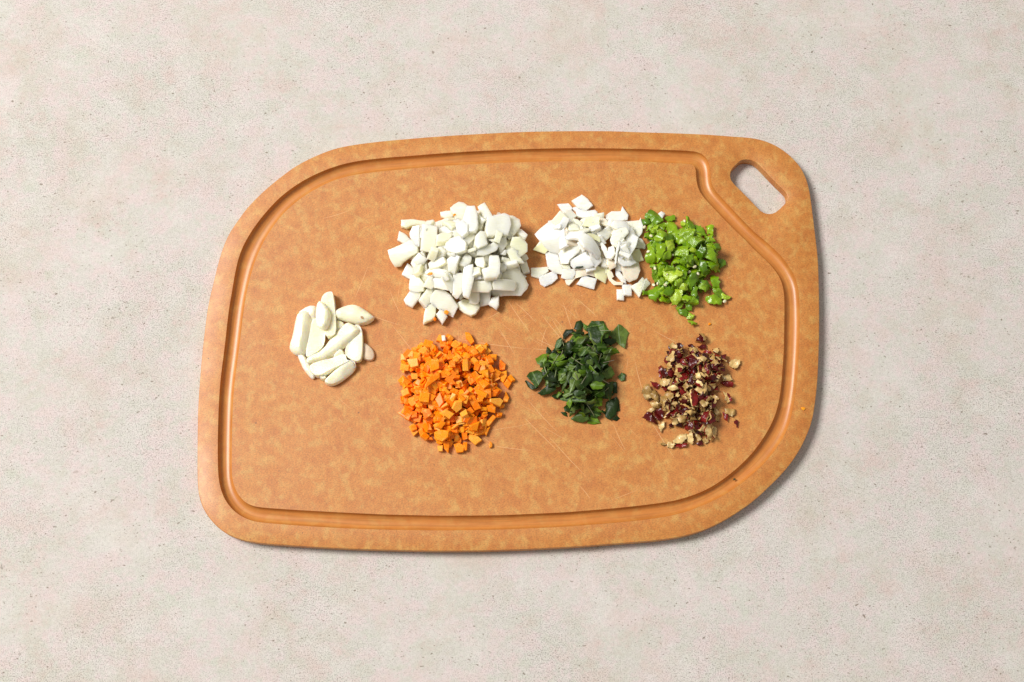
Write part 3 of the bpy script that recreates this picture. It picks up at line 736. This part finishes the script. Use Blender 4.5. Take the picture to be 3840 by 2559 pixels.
# ------------------------------------------------------------------ chopped green chilli
CH = '''
s 205,170 265,95 320,115 390,190 400,230 320,270 270,240 210,190 | rounded smooth green chilli piece at the top left of the green heap
s 160,200 240,200 260,260 175,260
f 350,270 430,240 480,250 490,290 400,300
s 450,180 550,160 555,215 500,235 440,210
f 640,240 690,225 710,270 680,310 655,290
s 800,280 870,300 950,390 930,420 830,390
s 950,300 1030,295 1020,380 1030,400 960,390 | small upright green chilli chip at the right top of the green heap
s 920,420 1020,400 1045,470 960,500
s 1000,540 1100,520 1115,590 1030,600
s 1090,690 1170,700 1180,760 1110,790 | dark green chilli corner farthest right in the green heap
f 220,480 290,470 310,550 250,570
f 190,370 245,365 240,440 190,440
s 210,650 225,570 310,570 330,640 320,720 260,745 215,720 | green chilli piece with a pale seed at the left rim of the green heap
f 270,840 340,810 370,930 310,980 280,920
s 160,1085 235,1085 235,1120 165,1120 | thin green chilli sliver by the folded white onion leaf
s 235,1080 320,1040 420,1030 430,1080 360,1130 330,1190 260,1170 | curled green chilli piece at the lower left of the green heap
s 350,1140 430,1160 500,1190 480,1220 370,1210
s 1000,900 1080,930 1100,1040 1040,1050 1000,980
s 680,1240 770,1240 760,1310 700,1310
f 570,1290 640,1220 665,1250 600,1330
s 600,1330 680,1310 725,1350 700,1390 610,1370
f 735,1355 795,1375 765,1440 720,1420 | pale cut chilli block in the tail below the green heap
s 720,1450 760,1460 820,1490 750,1505 | last small chilli crumb at the tip of the tail below the green heap
f 1020,1050 1090,1055 1150,1100 1130,1160 1050,1130
f 1140,1110 1240,1150 1180,1185 1130,1160 | narrow chilli strip pointing right above the lone seed
s 950,1160 1050,1150 1120,1180 1120,1250 1000,1245 945,1210 | flat dark green chilli piece touching the lone round seed
s 780,1030 835,1060 820,1170 760,1130
s 890,740 1010,720 1110,760 1090,830 980,830
s 850,950 960,960 1000,1020 920,1000 860,1000
f 850,1010 920,1000 1000,1050 930,1090 850,1060
f 240,280 310,280 270,330 210,340
f 250,340 345,320 330,370 270,375
s 480,240 555,240 590,310 620,400 690,460 690,485 600,495 520,440 490,350 | long smooth green chilli strip at the top of the green heap
s 690,190 760,215 800,280 805,370 790,420 700,280
f 615,320 700,330 785,370 760,440 710,485 650,420 610,380
f 690,490 810,415 900,425 915,460 880,510 800,560 720,565 | pale ridged chilli piece in the upper right of the green heap
s 300,440 400,370 440,400 400,480 330,520
s 400,400 500,380 560,420 500,470 420,470
s 330,525 440,520 430,600 390,680 340,720 330,600
f 440,480 540,465 550,540 500,600 440,580
s 820,610 880,560 930,580 930,620 870,700 820,660
s 930,600 1000,595 1070,650 1090,735 1000,700 920,660
s 350,740 420,750 430,820 400,910 350,910 360,830
s 750,640 800,640 860,740 850,780 780,720
s 860,740 920,750 960,830 1000,870 990,920 900,870 860,800
f 340,950 420,950 430,1020 350,1030
s 410,1110 480,1040 550,1050 520,1120 450,1160
f 500,1150 560,1070 640,1080 650,1130 600,1230 530,1240
s 660,1150 780,1150 785,1200 700,1220 650,1190
f 390,660 500,620 500,710 400,720
f 555,560 600,510 700,510 720,570 720,640 730,700 640,670 600,650 560,640 | large bumpy chilli piece in the middle of the green heap
f 430,820 500,790 570,800 640,880 640,910 520,970 450,930
s 700,990 750,880 850,880 860,910 790,1000 740,1100 690,1010 | light green rectangular chilli strip below the twin seeds
f 550,945 625,935 635,990 600,1030 550,1000
f 640,990 715,1000 715,1060 650,1070 610,1030
'''
chg = 'chopped green chilli heap'; chl = 'glossy chopped chilli piece inside the green heap'
cmask = [(2360+x*.306, 760+y*.306) for x, y in pts("230,200 420,270 600,340 760,300 950,420 1050,560 1080,760 1000,900 960,1140 740,1250 560,1200 360,1100 330,900 260,700 260,450")]
def chili_mats(fl): return [M['chili_skin'], M['chili_flesh'], M['chili_flesh']] if fl == 's' else [M['chili_flesh'], M['chili_skin'], M['chili_skin']]
for p, d in drop_in(cmask, 190, 0.45):
    me, _ = slab('chilli_piece', randpoly(random.uniform(0.0024, 0.0046), el=random.uniform(1, 2.2)), random.uniform(0.0010, 0.0018), chili_mats(random.choice('sf')), b=0.0002, sharp=40, curv=random.choice([90, 160, 230]), axis=random.uniform(0, 3), amp=0.0012, freq=330, step=0.0011, jag=0.00028)
    o = link('chilli_piece', me); o.matrix_world = settle(me, p, (random.gauss(0, .5), random.gauss(0, .5), 0), 0.6, 0.25, 62)
    tag(o, chl, 'chilli piece', chg)
for poly, fl, lab in crop(CH, (2360, 760), .306):
    traced('chilli_piece', poly, random.uniform(0.0013, 0.0021), chili_mats(fl), lab or chl, 'chilli piece', chg, jit=0.28, pct=58, grow=1.16, sharp=40,
           b=0.00018, curv=random.choice([90, 160, 230]), axis=random.uniform(0, 3.1), amp=0.0013, freq=330, step=0.0010, jag=0.00028)
def seed_at(px, py, r, lab, rot):
    me, _ = slab('chilli_seed', np.stack([np.cos(np.linspace(0, 6.283, 10)[:-1])*r, np.sin(np.linspace(0, 6.283, 10)[:-1])*r*0.72], 1), 0.0004, [M['seed']], b=0.0001, dome=0.0006, step=0.0006, rnd=1)
    c = at(px, py, T); c = at(px, py, meanH(c[None])+0.0005)
    o = link('chilli_seed', me); o.matrix_world = settle(me, c, (0, 0, rot), 0.8, 0.2, 80)
    tag(o, lab, 'seed', 'chilli seeds')
for x, y, r, lab in ((180,318,9,'pale seed between white onion and green chilli at the left top of the green heap'),(275,380,9,None),(540,625,6,None),(755,795,9,'left one of the twin pale seeds in the middle of the green heap'),(800,785,10,'right one of the twin pale seeds in the middle of the green heap'),(345,995,7,None),(445,990,9,None),(300,1012,10,'pale oval seed at the lower left rim of the green heap'),(1162,1222,11,'lone round pale seed at the lower right of the green heap'),(232,605,9,None),(672,245,8,None),(835,885,8,None),(330,762,9,None),(465,868,5,None)):
    seed_at(2360+x*.306, 760+y*.306, r*.306/3/1000*1.55, lab or 'small pale seed scattered among the green chilli pieces', random.uniform(0, 3))
traced('onion_slice', [(2360+x*.306, 760+y*.306) for x, y in pts("345,150 385,115 440,135 395,205")], 0.0016, [M['shallot']], 'single white onion scrap at the top of the green chilli heap', 'onion piece', None, curv=10)

# ------------------------------------------------------------------ chopped dark leaves
LE = '''
t 760,190 790,100 850,80 875,140 850,215 790,205 | small folded dark leaf at the top left of the leaf heap
t 875,110 940,160 930,230 880,180
t 930,230 940,160 990,90 1150,100 1160,150 1100,200 1000,160
u 1225,290 1320,180 1350,140 1390,145 1485,240 1460,310 1425,440 1320,360 1240,300 | diamond shaped grey green leaf piece with pale midrib at the upper right
t 610,270 640,200 740,200 750,240 700,260 620,340
t 750,240 890,225 890,270 780,270
t 500,430 530,350 590,340 600,400 560,450 510,470
t 380,500 400,435 450,480 430,530 390,530
t 235,595 340,540 410,550 390,640 340,720 270,680 | bright green leaf piece at the left rim of the leaf heap
t 130,830 170,770 270,750 340,790 330,900 280,960 250,990 180,880 | rounded dark leaf piece at the far left of the leaf heap
t 95,895 130,890 210,950 280,990 200,1015 140,970 | narrow leaf tip farthest left, under the rounded dark leaf
t 340,790 420,760 500,800 520,900 440,900 350,860
t 275,1055 370,980 430,910 500,960 510,1010 430,1060 330,1080 | bluish green pointed leaf piece at the lower left of the leaf heap
t 1150,340 1310,330 1320,380 1250,420 1150,370
t 1340,830 1390,785 1440,800 1440,885 1380,890 | tiny loose leaf scrap lying alone right of the leaf heap
t 1320,1100 1350,1150 1365,1280 1330,1290 1310,1200
t 1190,1180 1320,1120 1340,1200 1320,1340 1240,1410 1180,1370 | bright green leaf piece hanging at the lower right of the leaf heap
t 1260,1400 1330,1350 1365,1390 1330,1425
t 1130,1280 1180,1290 1170,1330 1130,1310
t 580,1300 650,1300 670,1360 620,1340 | thin dark leaf point at the lower left of the leaf heap
t 960,1370 1050,1360 1110,1450 1000,1465 940,1440
t 970,1290 1050,1300 1125,1340 1060,1380 980,1370
u 720,1390 800,1345 930,1330 950,1400 870,1450 760,1420 | pale folded leaf piece lowest in the leaf heap
t 1270,900 1330,910 1330,1050 1280,1050
u 1140,520 1260,470 1250,600 1210,640 1130,600
t 940,190 1060,160 1130,260 1140,350 1080,420 960,300 | large smooth dark leaf at the top of the leaf heap
t 1080,170 1160,150 1220,230 1210,330 1140,350
u 780,390 800,330 930,325 900,380 830,450
u 970,520 1010,420 1050,470 1040,520
t 970,580 1030,560 1110,700 1100,750 1030,640
u 1080,800 1230,700 1300,800 1270,850 1190,880 1140,820 | grey green veined leaf piece at the right of the leaf heap
t 640,400 720,380 760,480 700,530 640,460
t 840,500 960,430 980,500 880,560 830,560
t 480,560 600,520 640,600 560,640 490,620
u 740,800 790,755 850,810 820,860 790,900 740,830
u 550,800 640,780 660,850 600,900 550,880
u 590,1000 700,780 720,850 640,980 560,1080
u 700,880 760,860 800,900 760,1000 700,1050
t 800,990 960,760 1000,880 900,980 800,1030
u 600,1090 700,1040 750,1100 640,1140
u 830,1030 900,1060 920,1130 850,1130
t 580,1130 640,1110 920,1160 900,1190 700,1180 580,1150
t 650,1220 700,1150 730,1200 690,1280
u 870,1310 930,1240 975,1300 910,1330
u 1190,930 1270,910 1270,1070 1220,1150 1160,1080
t 970,950 1090,900 1160,960 1130,1010 1010,1020
t 700,1050 830,1010 900,1060 800,1090
t 520,1100 550,1020 600,1060 540,1110
'''
leg = 'chopped dark green leaves'; lel = 'dark green chopped leaf shred inside the leaf heap'
lmask = [(1940+x*.2806, 1180+y*.2806) for x, y in pts("660,230 900,260 1000,180 1180,200 1250,420 1240,640 1270,860 1300,1050 1180,1120 1050,1080 1060,1330 880,1400 700,1330 660,1200 560,1080 540,920 400,900 340,700 460,520 560,400")]
def leaf_mats(fl): return [M['leaf_top'], M['leaf_top'], M['leaf_under']] if fl == 't' else [M['leaf_under'], M['leaf_under'], M['leaf_top']]
for p, d in drop_in(lmask, 250, 0.4):
    me, _ = slab('leaf_piece', randpoly(random.uniform(0.0028, 0.0062), el=random.uniform(1, 2.2)), 0.0003, leaf_mats(random.choice('ttttu')), b=0.0001, curv=random.choice([60, 160, 260, -100]), axis=random.uniform(0, 3), amp=0.0010, freq=260, step=0.0012, jag=0.00015)
    o = link('leaf_piece', me); o.matrix_world = settle(me, p, (random.gauss(0, .5), random.gauss(0, .5), 0), 0.5, 0.3, 58)
    tag(o, lel, 'leaf piece', leg)
for poly, fl, lab in crop(LE, (1940, 1180), .2806):
    traced('leaf_piece', poly, 0.0004, leaf_mats(fl), lab or lel, 'leaf piece', leg, jit=0.22 if not lab else 0.1, pct=72, grow=1.08, orient=True,
           b=0.0001, curv=random.choice([40, 90, 140, -60]), axis=1.57+random.gauss(0, 0.5), amp=0.0010, freq=220, step=0.0011, jag=0.0001)
for p, d in drop_in(lmask, 15, 1):
    L = random.uniform(0.002, 0.006); me, _ = slab('stalk_bit', [(-L, -.0002), (L, -.00025), (L, .00025), (-L, .0002)], 0.0004, [M['stem']], b=0.0001, curv=random.choice([-40, 40, 80]), step=0.001, amp=0.0003, freq=200)
    o = link('stalk_bit', me); o.matrix_world = settle(me, p, (0, random.gauss(0, .3), random.uniform(0, 3.1)), 0.7, 0.2, 70)
    tag(o, 'thin pale stalk bit lying on the dark leaf heap', 'stalk bit', 'stem bits in the leaf heap')
traced('leaf_piece', [(1960+x*.287, 700+y*.287) for x, y in pts("675,1075 700,1050 790,1048 800,1062 740,1078")], 0.0004, leaf_mats('t'), 'dark green leaf scrap lying on the smaller white onion heap', 'leaf piece', None, pct=85)

# ------------------------------------------------------------------ chopped olives
OL = '''
r 745,250 790,185 840,200 850,240 790,255
t 790,175 840,155 865,195 860,240 830,250 | tan and red olive bit topmost above the olive heap
t 450,290 490,255 540,300 530,340 475,330
r 535,290 575,265 610,290 600,345 555,335
r 655,280 720,285 735,320 690,325
t 650,350 750,345 770,380 670,385
r 770,310 860,270 870,330 800,335
r 820,360 900,350 950,380 880,395
t 945,325 1000,320 1015,370 980,405 945,370
r 1020,400 1060,370 1100,390 1085,470 1020,430
t 1130,500 1180,450 1245,470 1240,530 1190,555 1140,530 | round tan olive slice farthest right in the upper olive heap
r 335,530 355,505 390,560 395,620 380,660 350,640
r 240,700 290,710 330,730 310,780 260,760
t 140,800 160,745 220,745 240,820 240,880 200,915 160,870 | round tan olive slice farthest left in the olive heap
t 240,850 290,790 330,880 330,930 290,920 230,870
t 225,940 290,930 350,945 340,1000 240,975
t 200,1030 250,990 290,1010 250,1050
r 150,1110 190,1055 260,1060 320,1190 230,1160 | pointed dark red olive skin at the lower left of the olive heap
r 265,1050 340,1005 380,1040 380,1100 330,1140 290,1110
t 330,1190 390,1140 400,1200 350,1260
t 1060,810 1090,830 1150,890 1130,930 1080,920 | loose olive bit at the right, below the round tan slice
r 1095,820 1130,835 1155,900 1140,920
t 1075,1010 1190,1010 1190,1070 1160,1100 1080,1050 | loose tan olive piece lying alone right of the olive heap
r 1050,1045 1100,1040 1130,1090 1110,1140 1080,1110
r 1175,1170 1215,1125 1240,1160 1215,1220 | tiny red olive crumb farthest right, beside the loose tan piece
t 940,1000 990,980 1020,1070 1010,1140 970,1130
t 900,1200 990,1220 970,1330 940,1360
t 660,1290 730,1260 735,1380 700,1410 660,1350
r 490,1400 640,1400 640,1435 560,1450 | glossy red olive strip at the bottom edge of the olive heap
t 490,1390 560,1300 650,1290 645,1350 590,1400 | broad tan olive flake at the bottom of the olive heap
t 420,1390 470,1375 520,1410 480,1450 430,1430
t 350,1400 390,1385 425,1410 380,1425 | small tan olive crumb at the lower left tip of the olive heap
r 750,1390 810,1370 830,1410 770,1415
t 820,1350 870,1330 890,1390 840,1390
t 750,1280 800,1300 820,1350 770,1360
r 440,1190 490,1170 490,1220 450,1220
r 470,360 540,340 610,380 600,420 540,430 490,390
t 420,440 460,385 510,420 500,480 430,470
t 760,430 820,415 880,430 850,480 800,470
r 670,500 690,430 740,430 770,490 710,545
t 905,480 920,400 960,385 980,450 1020,500 980,520 930,500
t 415,510 460,475 490,520 460,550
r 420,580 470,535 495,590 490,640 440,620
t 500,530 560,505 600,550 580,600 510,610
r 545,540 600,545 590,590 550,580
r 860,520 900,500 920,550 890,570
r 915,500 980,490 1000,540 1040,560 1000,580 930,550
r 670,640 720,615 730,680 750,740 700,750 680,700
t 750,610 790,600 810,650 770,680
r 760,690 830,660 840,700 780,720
r 870,680 940,630 1000,660 990,690 900,700
t 1050,640 1140,620 1160,680 1110,700 1060,690
r 1040,720 1110,690 1180,710 1160,755 1080,750
t 340,690 400,660 480,700 460,730 400,760 350,730
t 430,770 500,740 550,790 500,810 450,800
t 360,880 430,800 500,850 500,900 440,960 390,1010 360,950 | large ragged tan olive flake in the left of the olive heap
t 600,760 650,700 680,750 640,810
r 570,800 610,790 640,840 590,860
t 520,830 560,820 590,880 530,870
t 720,790 870,740 880,790 830,850 780,830
r 670,830 700,790 770,800 780,900 760,970 720,990 680,940 | biggest glossy dark red olive piece in the middle of the olive heap
t 800,940 870,880 890,950 850,1000 810,980
t 930,870 980,850 1020,910 980,935
r 550,1050 630,1000 670,1020 600,1060
t 610,1040 700,1010 755,1060 700,1080
r 780,1170 880,1010 890,1060 870,1150 820,1190
r 880,1060 950,1040 970,1150 900,1200
t 480,1100 530,1095 540,1170 490,1180
t 540,1120 600,1070 650,1100 620,1160 560,1150
t 680,1110 730,1095 755,1120 700,1160
r 630,1160 720,1160 740,1230 680,1245
r 750,1180 780,1190 800,1250 750,1240
t 840,1190 900,1190 950,1250 940,1360 880,1320 840,1250 | greenish tan olive flake in the lower right of the olive heap
'''
olg = 'chopped olives with red skin'; oll = 'chopped olive bit with red skin or tan flesh inside the olive heap'
vmask = [(2360+x*.3316, 1200+y*.3316) for x, y in pts("480,300 620,340 880,360 1040,420 1080,600 1060,700 960,820 1000,1100 940,1220 780,1280 560,1190 460,1100 380,1040 400,820 380,620 430,460")]
def olive_mats(fl): return [M['olive_skin'], M['olive_flesh'], M['olive_flesh']] if fl == 'r' else [M['olive_flesh'], M['olive_skin'], M['olive_skin']]
for p, d in drop_in(vmask, 260, 0.4):
    me, _ = slab('olive_piece', randpoly(random.uniform(0.0020, 0.0040), el=random.uniform(1, 2.2)), random.uniform(0.0010, 0.0020), olive_mats(random.choice('rrt')), b=0.00015, sharp=35, curv=random.choice([80, 180, 300]), axis=random.uniform(0, 3), amp=0.0011, freq=360, step=0.0010, jag=0.00028)
    o = link('olive_piece', me); o.matrix_world = settle(me, p, (random.gauss(0, .6), random.gauss(0, .6), 0), 0.5, 0.3, 58)
    tag(o, oll, 'olive piece', olg)
for poly, fl, lab in crop(OL, (2360, 1200), .3316):
    traced('olive_piece', poly, random.uniform(0.0009, 0.0017), olive_mats(fl), lab or oll, 'olive piece', olg, jit=0.35, pct=62, grow=1.06, sharp=35,
           b=0.00015, curv=random.choice([80, 180, 300, -120]), axis=random.uniform(0, 3.1), amp=0.0016, freq=300, step=0.0009, jag=0.00030)

# ------------------------------------------------------------------ diced carrot
cag = 'diced carrot heap'; cal = 'orange carrot dice inside the carrot heap'
def dice(sx, sy, sz):
    bm = bmesh.new(); bmesh.ops.create_cube(bm, size=1)
    j = 0.22; sh = random.uniform(-0.25, 0.25); tp = random.uniform(0.8, 1.1)
    for v in bm.verts:
        k = tp if v.co.z > 0 else 1
        v.co = Vector(((v.co.x*k+sh*v.co.z+random.uniform(-j, j)*.5)*sx, (v.co.y*k+random.uniform(-j, j)*.5)*sy, (v.co.z+random.uniform(-j, j)*.4)*sz))
    bmesh.ops.bevel(bm, geom=bm.edges[:], offset=0.00022, segments=1, affect='EDGES')
    me = bpy.data.meshes.new('carrot_piece'); bm.to_mesh(me); bm.free(); me.materials.append(M['carrot'])
    for p in me.polygons: p.use_smooth = False
    return me
variants = []
for k in range(46):
    s = random.uniform(0.0036, 0.0056); variants.append(dice(s*random.uniform(.8, 1.4), s, s*random.choice([.4, .5, .7, .9])))
kmask = [(1460+x*.3189, 1220+y*.3189) for x, y in pts("160,330 250,280 400,220 520,170 650,140 780,150 900,200 1000,240 1130,250 1230,400 1290,560 1330,720 1340,880 1280,980 1190,1060 1130,1200 1030,1270 850,1340 740,1420 640,1460 580,1470 530,1390 430,1320 300,1230 190,1100 150,1030 170,900 140,720 130,430")]
cen = world(kmask).mean(0)
V, F, tot = [], [], 0
inner = [p for p in kmask]
for p, d in drop_in(kmask, 380, 0.15):
    if d < 0.0035: continue
    me = random.choice(variants); m = settle(me, p, (random.uniform(-3, 3), random.uniform(-3, 3), random.uniform(0, 6.28)), 0.3, 0.15, 36)
    b = len(V); V += [tuple(m @ v.co) for v in me.vertices]; F += [tuple(b+i for i in q.vertices) for q in me.polygons]
# carrot hidden deeper in the heap: beyond the 300 single ones
me = mesh_from('carrot_dice', V, F, [M['carrot']], False)
tag(link('carrot_dice', me), 'lower layers of small orange carrot dice under the carrot heap', 'carrot dice', cag, 'stuff')
CA = '''
890,80 935,85 960,110 1000,190 960,225 900,150 | elongated carrot piece lying free above the carrot heap
1170,340 1265,340 1260,410 1200,410
1285,480 1300,400 1370,460 1360,520 1300,530
1300,560 1380,530 1385,600 1340,680 1300,640
1340,690 1380,630 1435,680 1395,745 | carrot square at the far right, lower of the loose pair
1380,620 1420,585 1475,650 1430,670 | small carrot bit farthest right beside the carrot heap
230,1190 295,1150 345,1250 290,1300 | square carrot dice at the lower left corner of the carrot heap
345,1210 400,1190 430,1270 380,1310
105,1030 185,970 265,1040 240,1130 | pale flat carrot chip sticking out farthest left
755,1400 820,1380 890,1420 870,1490 790,1500 | rounded carrot dice lowest in the carrot heap
860,1380 910,1375 905,1470 880,1475
910,1320 970,1240 1090,1350 1010,1410 | large carrot block at the lower right of the carrot heap
1110,1170 1220,1050 1260,1080 1170,1190
1090,1240 1190,1190 1140,1300
1290,950 1360,920 1350,960 1300,975
1330,900 1370,770 1410,850 1390,900
1240,1040 1320,1040 1310,1080 1260,1090
1140,360 1170,340 1220,440 1110,410
1000,240 1095,230 1115,310 1060,330
1090,240 1130,200 1155,235 1110,250
160,340 215,275 265,300 260,370 180,390
665,125 690,100 750,135 700,175
415,1315 500,1315 515,1345 420,1345
560,1420 630,1410 625,1480 580,1480
630,1350 700,1345 705,1400 690,1490 640,1440
'''
CT = '''
1150,870 1280,850 1325,880 1280,950 1150,910
1150,790 1220,740 1290,730 1240,810 1160,820
1140,930 1200,920 1245,950 1240,1020 1150,1000
940,290 1000,250 1060,350 1000,380
345,870 370,800 470,800 460,910 350,900
545,870 610,785 650,910 600,970
720,950 760,870 840,860 840,950 780,1000
600,1020 660,975 760,1030 700,1090
920,860 1000,820 1080,960 1000,990
650,640 740,530 800,570 750,640 790,690 720,700
860,395 920,395 930,525 860,525
700,430 770,420 780,500 710,500
470,410 580,400 585,500 480,545
920,1170 1050,1120 1020,1230 960,1220
410,700 470,600 580,550 585,610 480,690 400,760
640,940 700,905 710,940 610,980
1040,680 1100,650 1180,700 1100,770
1010,750 1060,745 1160,790 1140,835 1040,800
540,1240 620,1210 740,1230 720,1300 640,1350 540,1320
740,610 830,600 820,640 760,640
1060,960 1140,955 1140,1000 1070,1000
1120,400 1170,345 1220,450 1150,470
380,980 480,970 510,1040 420,1100
150,770 240,740 270,820 180,850
210,400 340,390 350,480 260,500
'''
def carrot_traced(poly, lab, i):
    traced('carrot_piece', poly, random.uniform(0.0026, 0.0042), [M['carrot']], lab or cal, 'carrot dice', cag, jit=0.12, pct=60,
           b=0.0003, curv=0, amp=0.0003, freq=200, step=0.0025, sharp=25)
ndice = 0
for poly, fl, lab in crop(CA, (1460, 1220), .3189): carrot_traced(poly, lab, 0); ndice += 1
seen = {}
for p, d in sorted(drop_in(kmask, 236, 0.75), key=lambda q: q[1]):
    me = random.choice(variants)
    r = random.random(); rot = (random.gauss(0, .22), random.gauss(0, .22), random.uniform(0, 6.28)) if r < .8 else (1.57+random.gauss(0, .35), random.gauss(0, .3), random.uniform(0, 6.28))
    o = link('carrot_piece', me); o.matrix_world = settle(me, p, rot, 0.75, 0.12, 30)
    tag(o, cal, 'carrot dice', cag); ndice += 1
for poly, fl, lab in crop(CT, (1460, 1220), .3189): carrot_traced(poly, lab, 0); ndice += 1
traced('onion_slice', [(1460+x*.3189, 1220+y*.3189) for x, y in pts("615,125 655,122 668,190 625,195")], 0.0014, [M['shallot']], 'tiny pinkish white onion scrap at the top of the carrot heap', 'onion piece', None)
# stray crumbs
def crumb(px, py, s, th, mt, lab, cat, name):
    me, _ = slab(name, randpoly(s, 5, 1.4), th, [M[mt]], b=0.0002, amp=0.0003, freq=500, step=0.0008)
    c = at(px, py, T); c = at(px, py, meanH(c[None])+th/2)
    o = link(name, me); o.matrix_world = settle(me, c, (0, 0, 0), 0.8, 0.05, 80); tag(o, lab, cat)
crumb(1840, 1670, 0.0020, 0.002, 'carrot', 'stray carrot crumb lying right below the carrot heap', 'carrot crumb', 'carrot_crumb')
crumb(1704, 809, 0.0012, 0.001, 'carrot', 'carrot crumb on the pointed top piece of the onion heap', 'carrot crumb', 'carrot_crumb')
crumb(1614, 1029, 0.0017, 0.0015, 'carrot', 'carrot crumb among the onion dice at the left of the onion heap', 'carrot crumb', 'carrot_crumb')
crumb(1672, 1171, 0.0018, 0.002, 'carrot', 'carrot crumb under the large kite shaped onion slab', 'carrot crumb', 'carrot_crumb')
crumb(1631, 1204, 0.0015, 0.0015, 'carrot', 'carrot crumb on the board between two lowest onion pieces', 'carrot crumb', 'carrot_crumb')
crumb(2661, 1216, 0.0013, 0.001, 'carrot', 'small orange crumb between the chilli tail and the olive heap', 'carrot crumb', 'carrot_crumb')
crumb(3012, 1533, 0.0017, 0.0006, 'carrot', 'flat orange crumb on the right rim of the cutting board', 'carrot crumb', 'carrot_crumb')
c = at(2755, 1797, T-0.0015)
me, _ = slab('leaf_crumb', randpoly(0.0011, 5, 1.5), 0.0007, [M['crumb_dark']], step=0.0006, amp=0.0003, freq=600)
o = link('leaf_crumb', me); o.location = (c[0], c[1], T-0.0029); tag(o, 'tiny dark green crumb in the lower right of the juice groove', 'crumb')

# ------------------------------------------------------------------ pieces buried out of sight are left out; the rest get labels by where they lie
bpy.context.view_layer.update()
from mathutils.bvhtree import BVHTree
heap = [o for o in COL.objects if o.type == 'MESH' and o.get('group') and not o.get('kind') and o.parent is None]
eyes = [cam.location, cam.location+Vector((-0.35, 0, 0)), cam.location+Vector((0.35, 0, 0)), cam.location+Vector((0, -0.35, 0)), cam.location+Vector((0, 0.35, 0))]
BV, BP, OWN = [], [], []
for o in COL.objects:
    if o.type != 'MESH' or o.name == 'countertop': continue
    k = len(BV); m = o.matrix_world; BV += [m @ v.co for v in o.data.vertices]
    for p in o.data.polygons: BP.append([k+i for i in p.vertices]); OWN.append(o.name)
tree = BVHTree.FromPolygons(BV, BP)
vis = {}
for o in heap:
    P = [o.matrix_world @ v.co for v in o.data.vertices]
    c = sum(P, Vector())/len(P); k = max(1, len(P)//60); n = [0]*len(eyes)
    for p in P[::k]:
        p = c+(p-c)*1.002
        for j, e in enumerate(eyes):
            hit = tree.ray_cast(e, (p-e).normalized())
            if hit[2] is not None and OWN[hit[2]] == o.name: n[j] += 1
    vis[o.name] = (n[0]/len(P[::k]), sum(n))
gone = [o for o in heap if vis[o.name][1] == 0]
for o in gone: heap.remove(o)
for o in gone: bpy.data.objects.remove(o)
from collections import defaultdict
kinds = {onl: (['onion dice', 'of larger white heap']), shl: ['onion slice', 'of smaller white heap'], chl: ['chilli piece', 'of green heap'],
         lel: ['leaf piece', 'of leaf heap'], oll: ['olive piece', 'of olive heap'], cal: ['carrot dice', 'of carrot heap']}
for base, (what, of) in kinds.items():
    ob = [o for o in heap if o['label'] == base]
    if not ob: continue
    Q = np.array([(o.location.x, o.location.y) for o in ob]); c = Q.mean(0); D = Q-c; r = np.linalg.norm(D, axis=1); rm = np.percentile(r, 95)
    z = defaultdict(list)
    for o, d, rr in zip(ob, D, r):
        if rr < 0.33*rm: zone = 'in the middle'
        else:
            k = int(((math.atan2(d[1], d[0])+math.pi/8) % (2*math.pi))/(math.pi/4))
            zone = ('on ' if rr > 0.72*rm else 'in inner ')+['right', 'upper right', 'upper', 'upper left', 'left', 'lower left', 'lower', 'lower right'][k]+(' rim' if rr > 0.72*rm else ' part')
        z[zone].append(o)
    def colour(o):
        if base == oll: return 'red skinned ' if o.data.materials[0].name.startswith('dark_red') else 'tan fleshed '
        if base == chl: return 'smooth ' if o.data.materials[0].name.endswith('skin') else 'pale fleshed '
        if base == lel: return 'dark ' if o.data.materials[0].name == 'leaf_upper_side' else 'grey green '
        if base == shl: return {'white': 'white ', 'yello': 'yellowish ', 'tan_o': 'tan '}[o.data.materials[0].name[:5]]
        return ''
    for zone, L in z.items():
        cl = defaultdict(list)
        for o in L: cl[colour(o)].append(o)
        for q, G in cl.items():
            def size(o):
                a = np.array([tuple(o.matrix_world @ v.co)[:2] for v in o.data.vertices]); return np.ptp(a[:, 0])*np.ptp(a[:, 1])*vis[o.name][0]
            G.sort(key=size, reverse=True)
            el = lambda o: (lambda a: (max(a)/max(min(a), 1e-6)))(sorted([o.dimensions.x, o.dimensions.y]))
            left = list(G)
            if left: o = left.pop(0); o['label'] = f'largest {q}{what} {zone} {of}' if len(G) > 1 else f'{q}{what} {zone} {of}'
            if len(left) > 1: o = max(left, key=lambda o: o.location.z); left.remove(o); o['label'] = f'highest {q}{what} {zone} {of}'
            if len(left) > 1: o = min(left, key=lambda o: o.location.x); left.remove(o); o['label'] = f'leftmost small {q}{what} {zone} {of}'
            if len(left) > 1: o = max(left, key=lambda o: o.location.x); left.remove(o); o['label'] = f'rightmost small {q}{what} {zone} {of}'
            if len(left) > 1: o = max(left, key=lambda o: o.location.y); left.remove(o); o['label'] = f'uppermost small {q}{what} {zone} {of}'
            if len(left) > 1: o = min(left, key=lambda o: o.location.y); left.remove(o); o['label'] = f'lowest small {q}{what} {zone} {of}'
            for o in left: o['label'] = f'small {q}{what} packed {zone} {of}'
print('pieces', len(COL.objects), 'removed', len(gone), 'height', H.max()-T)
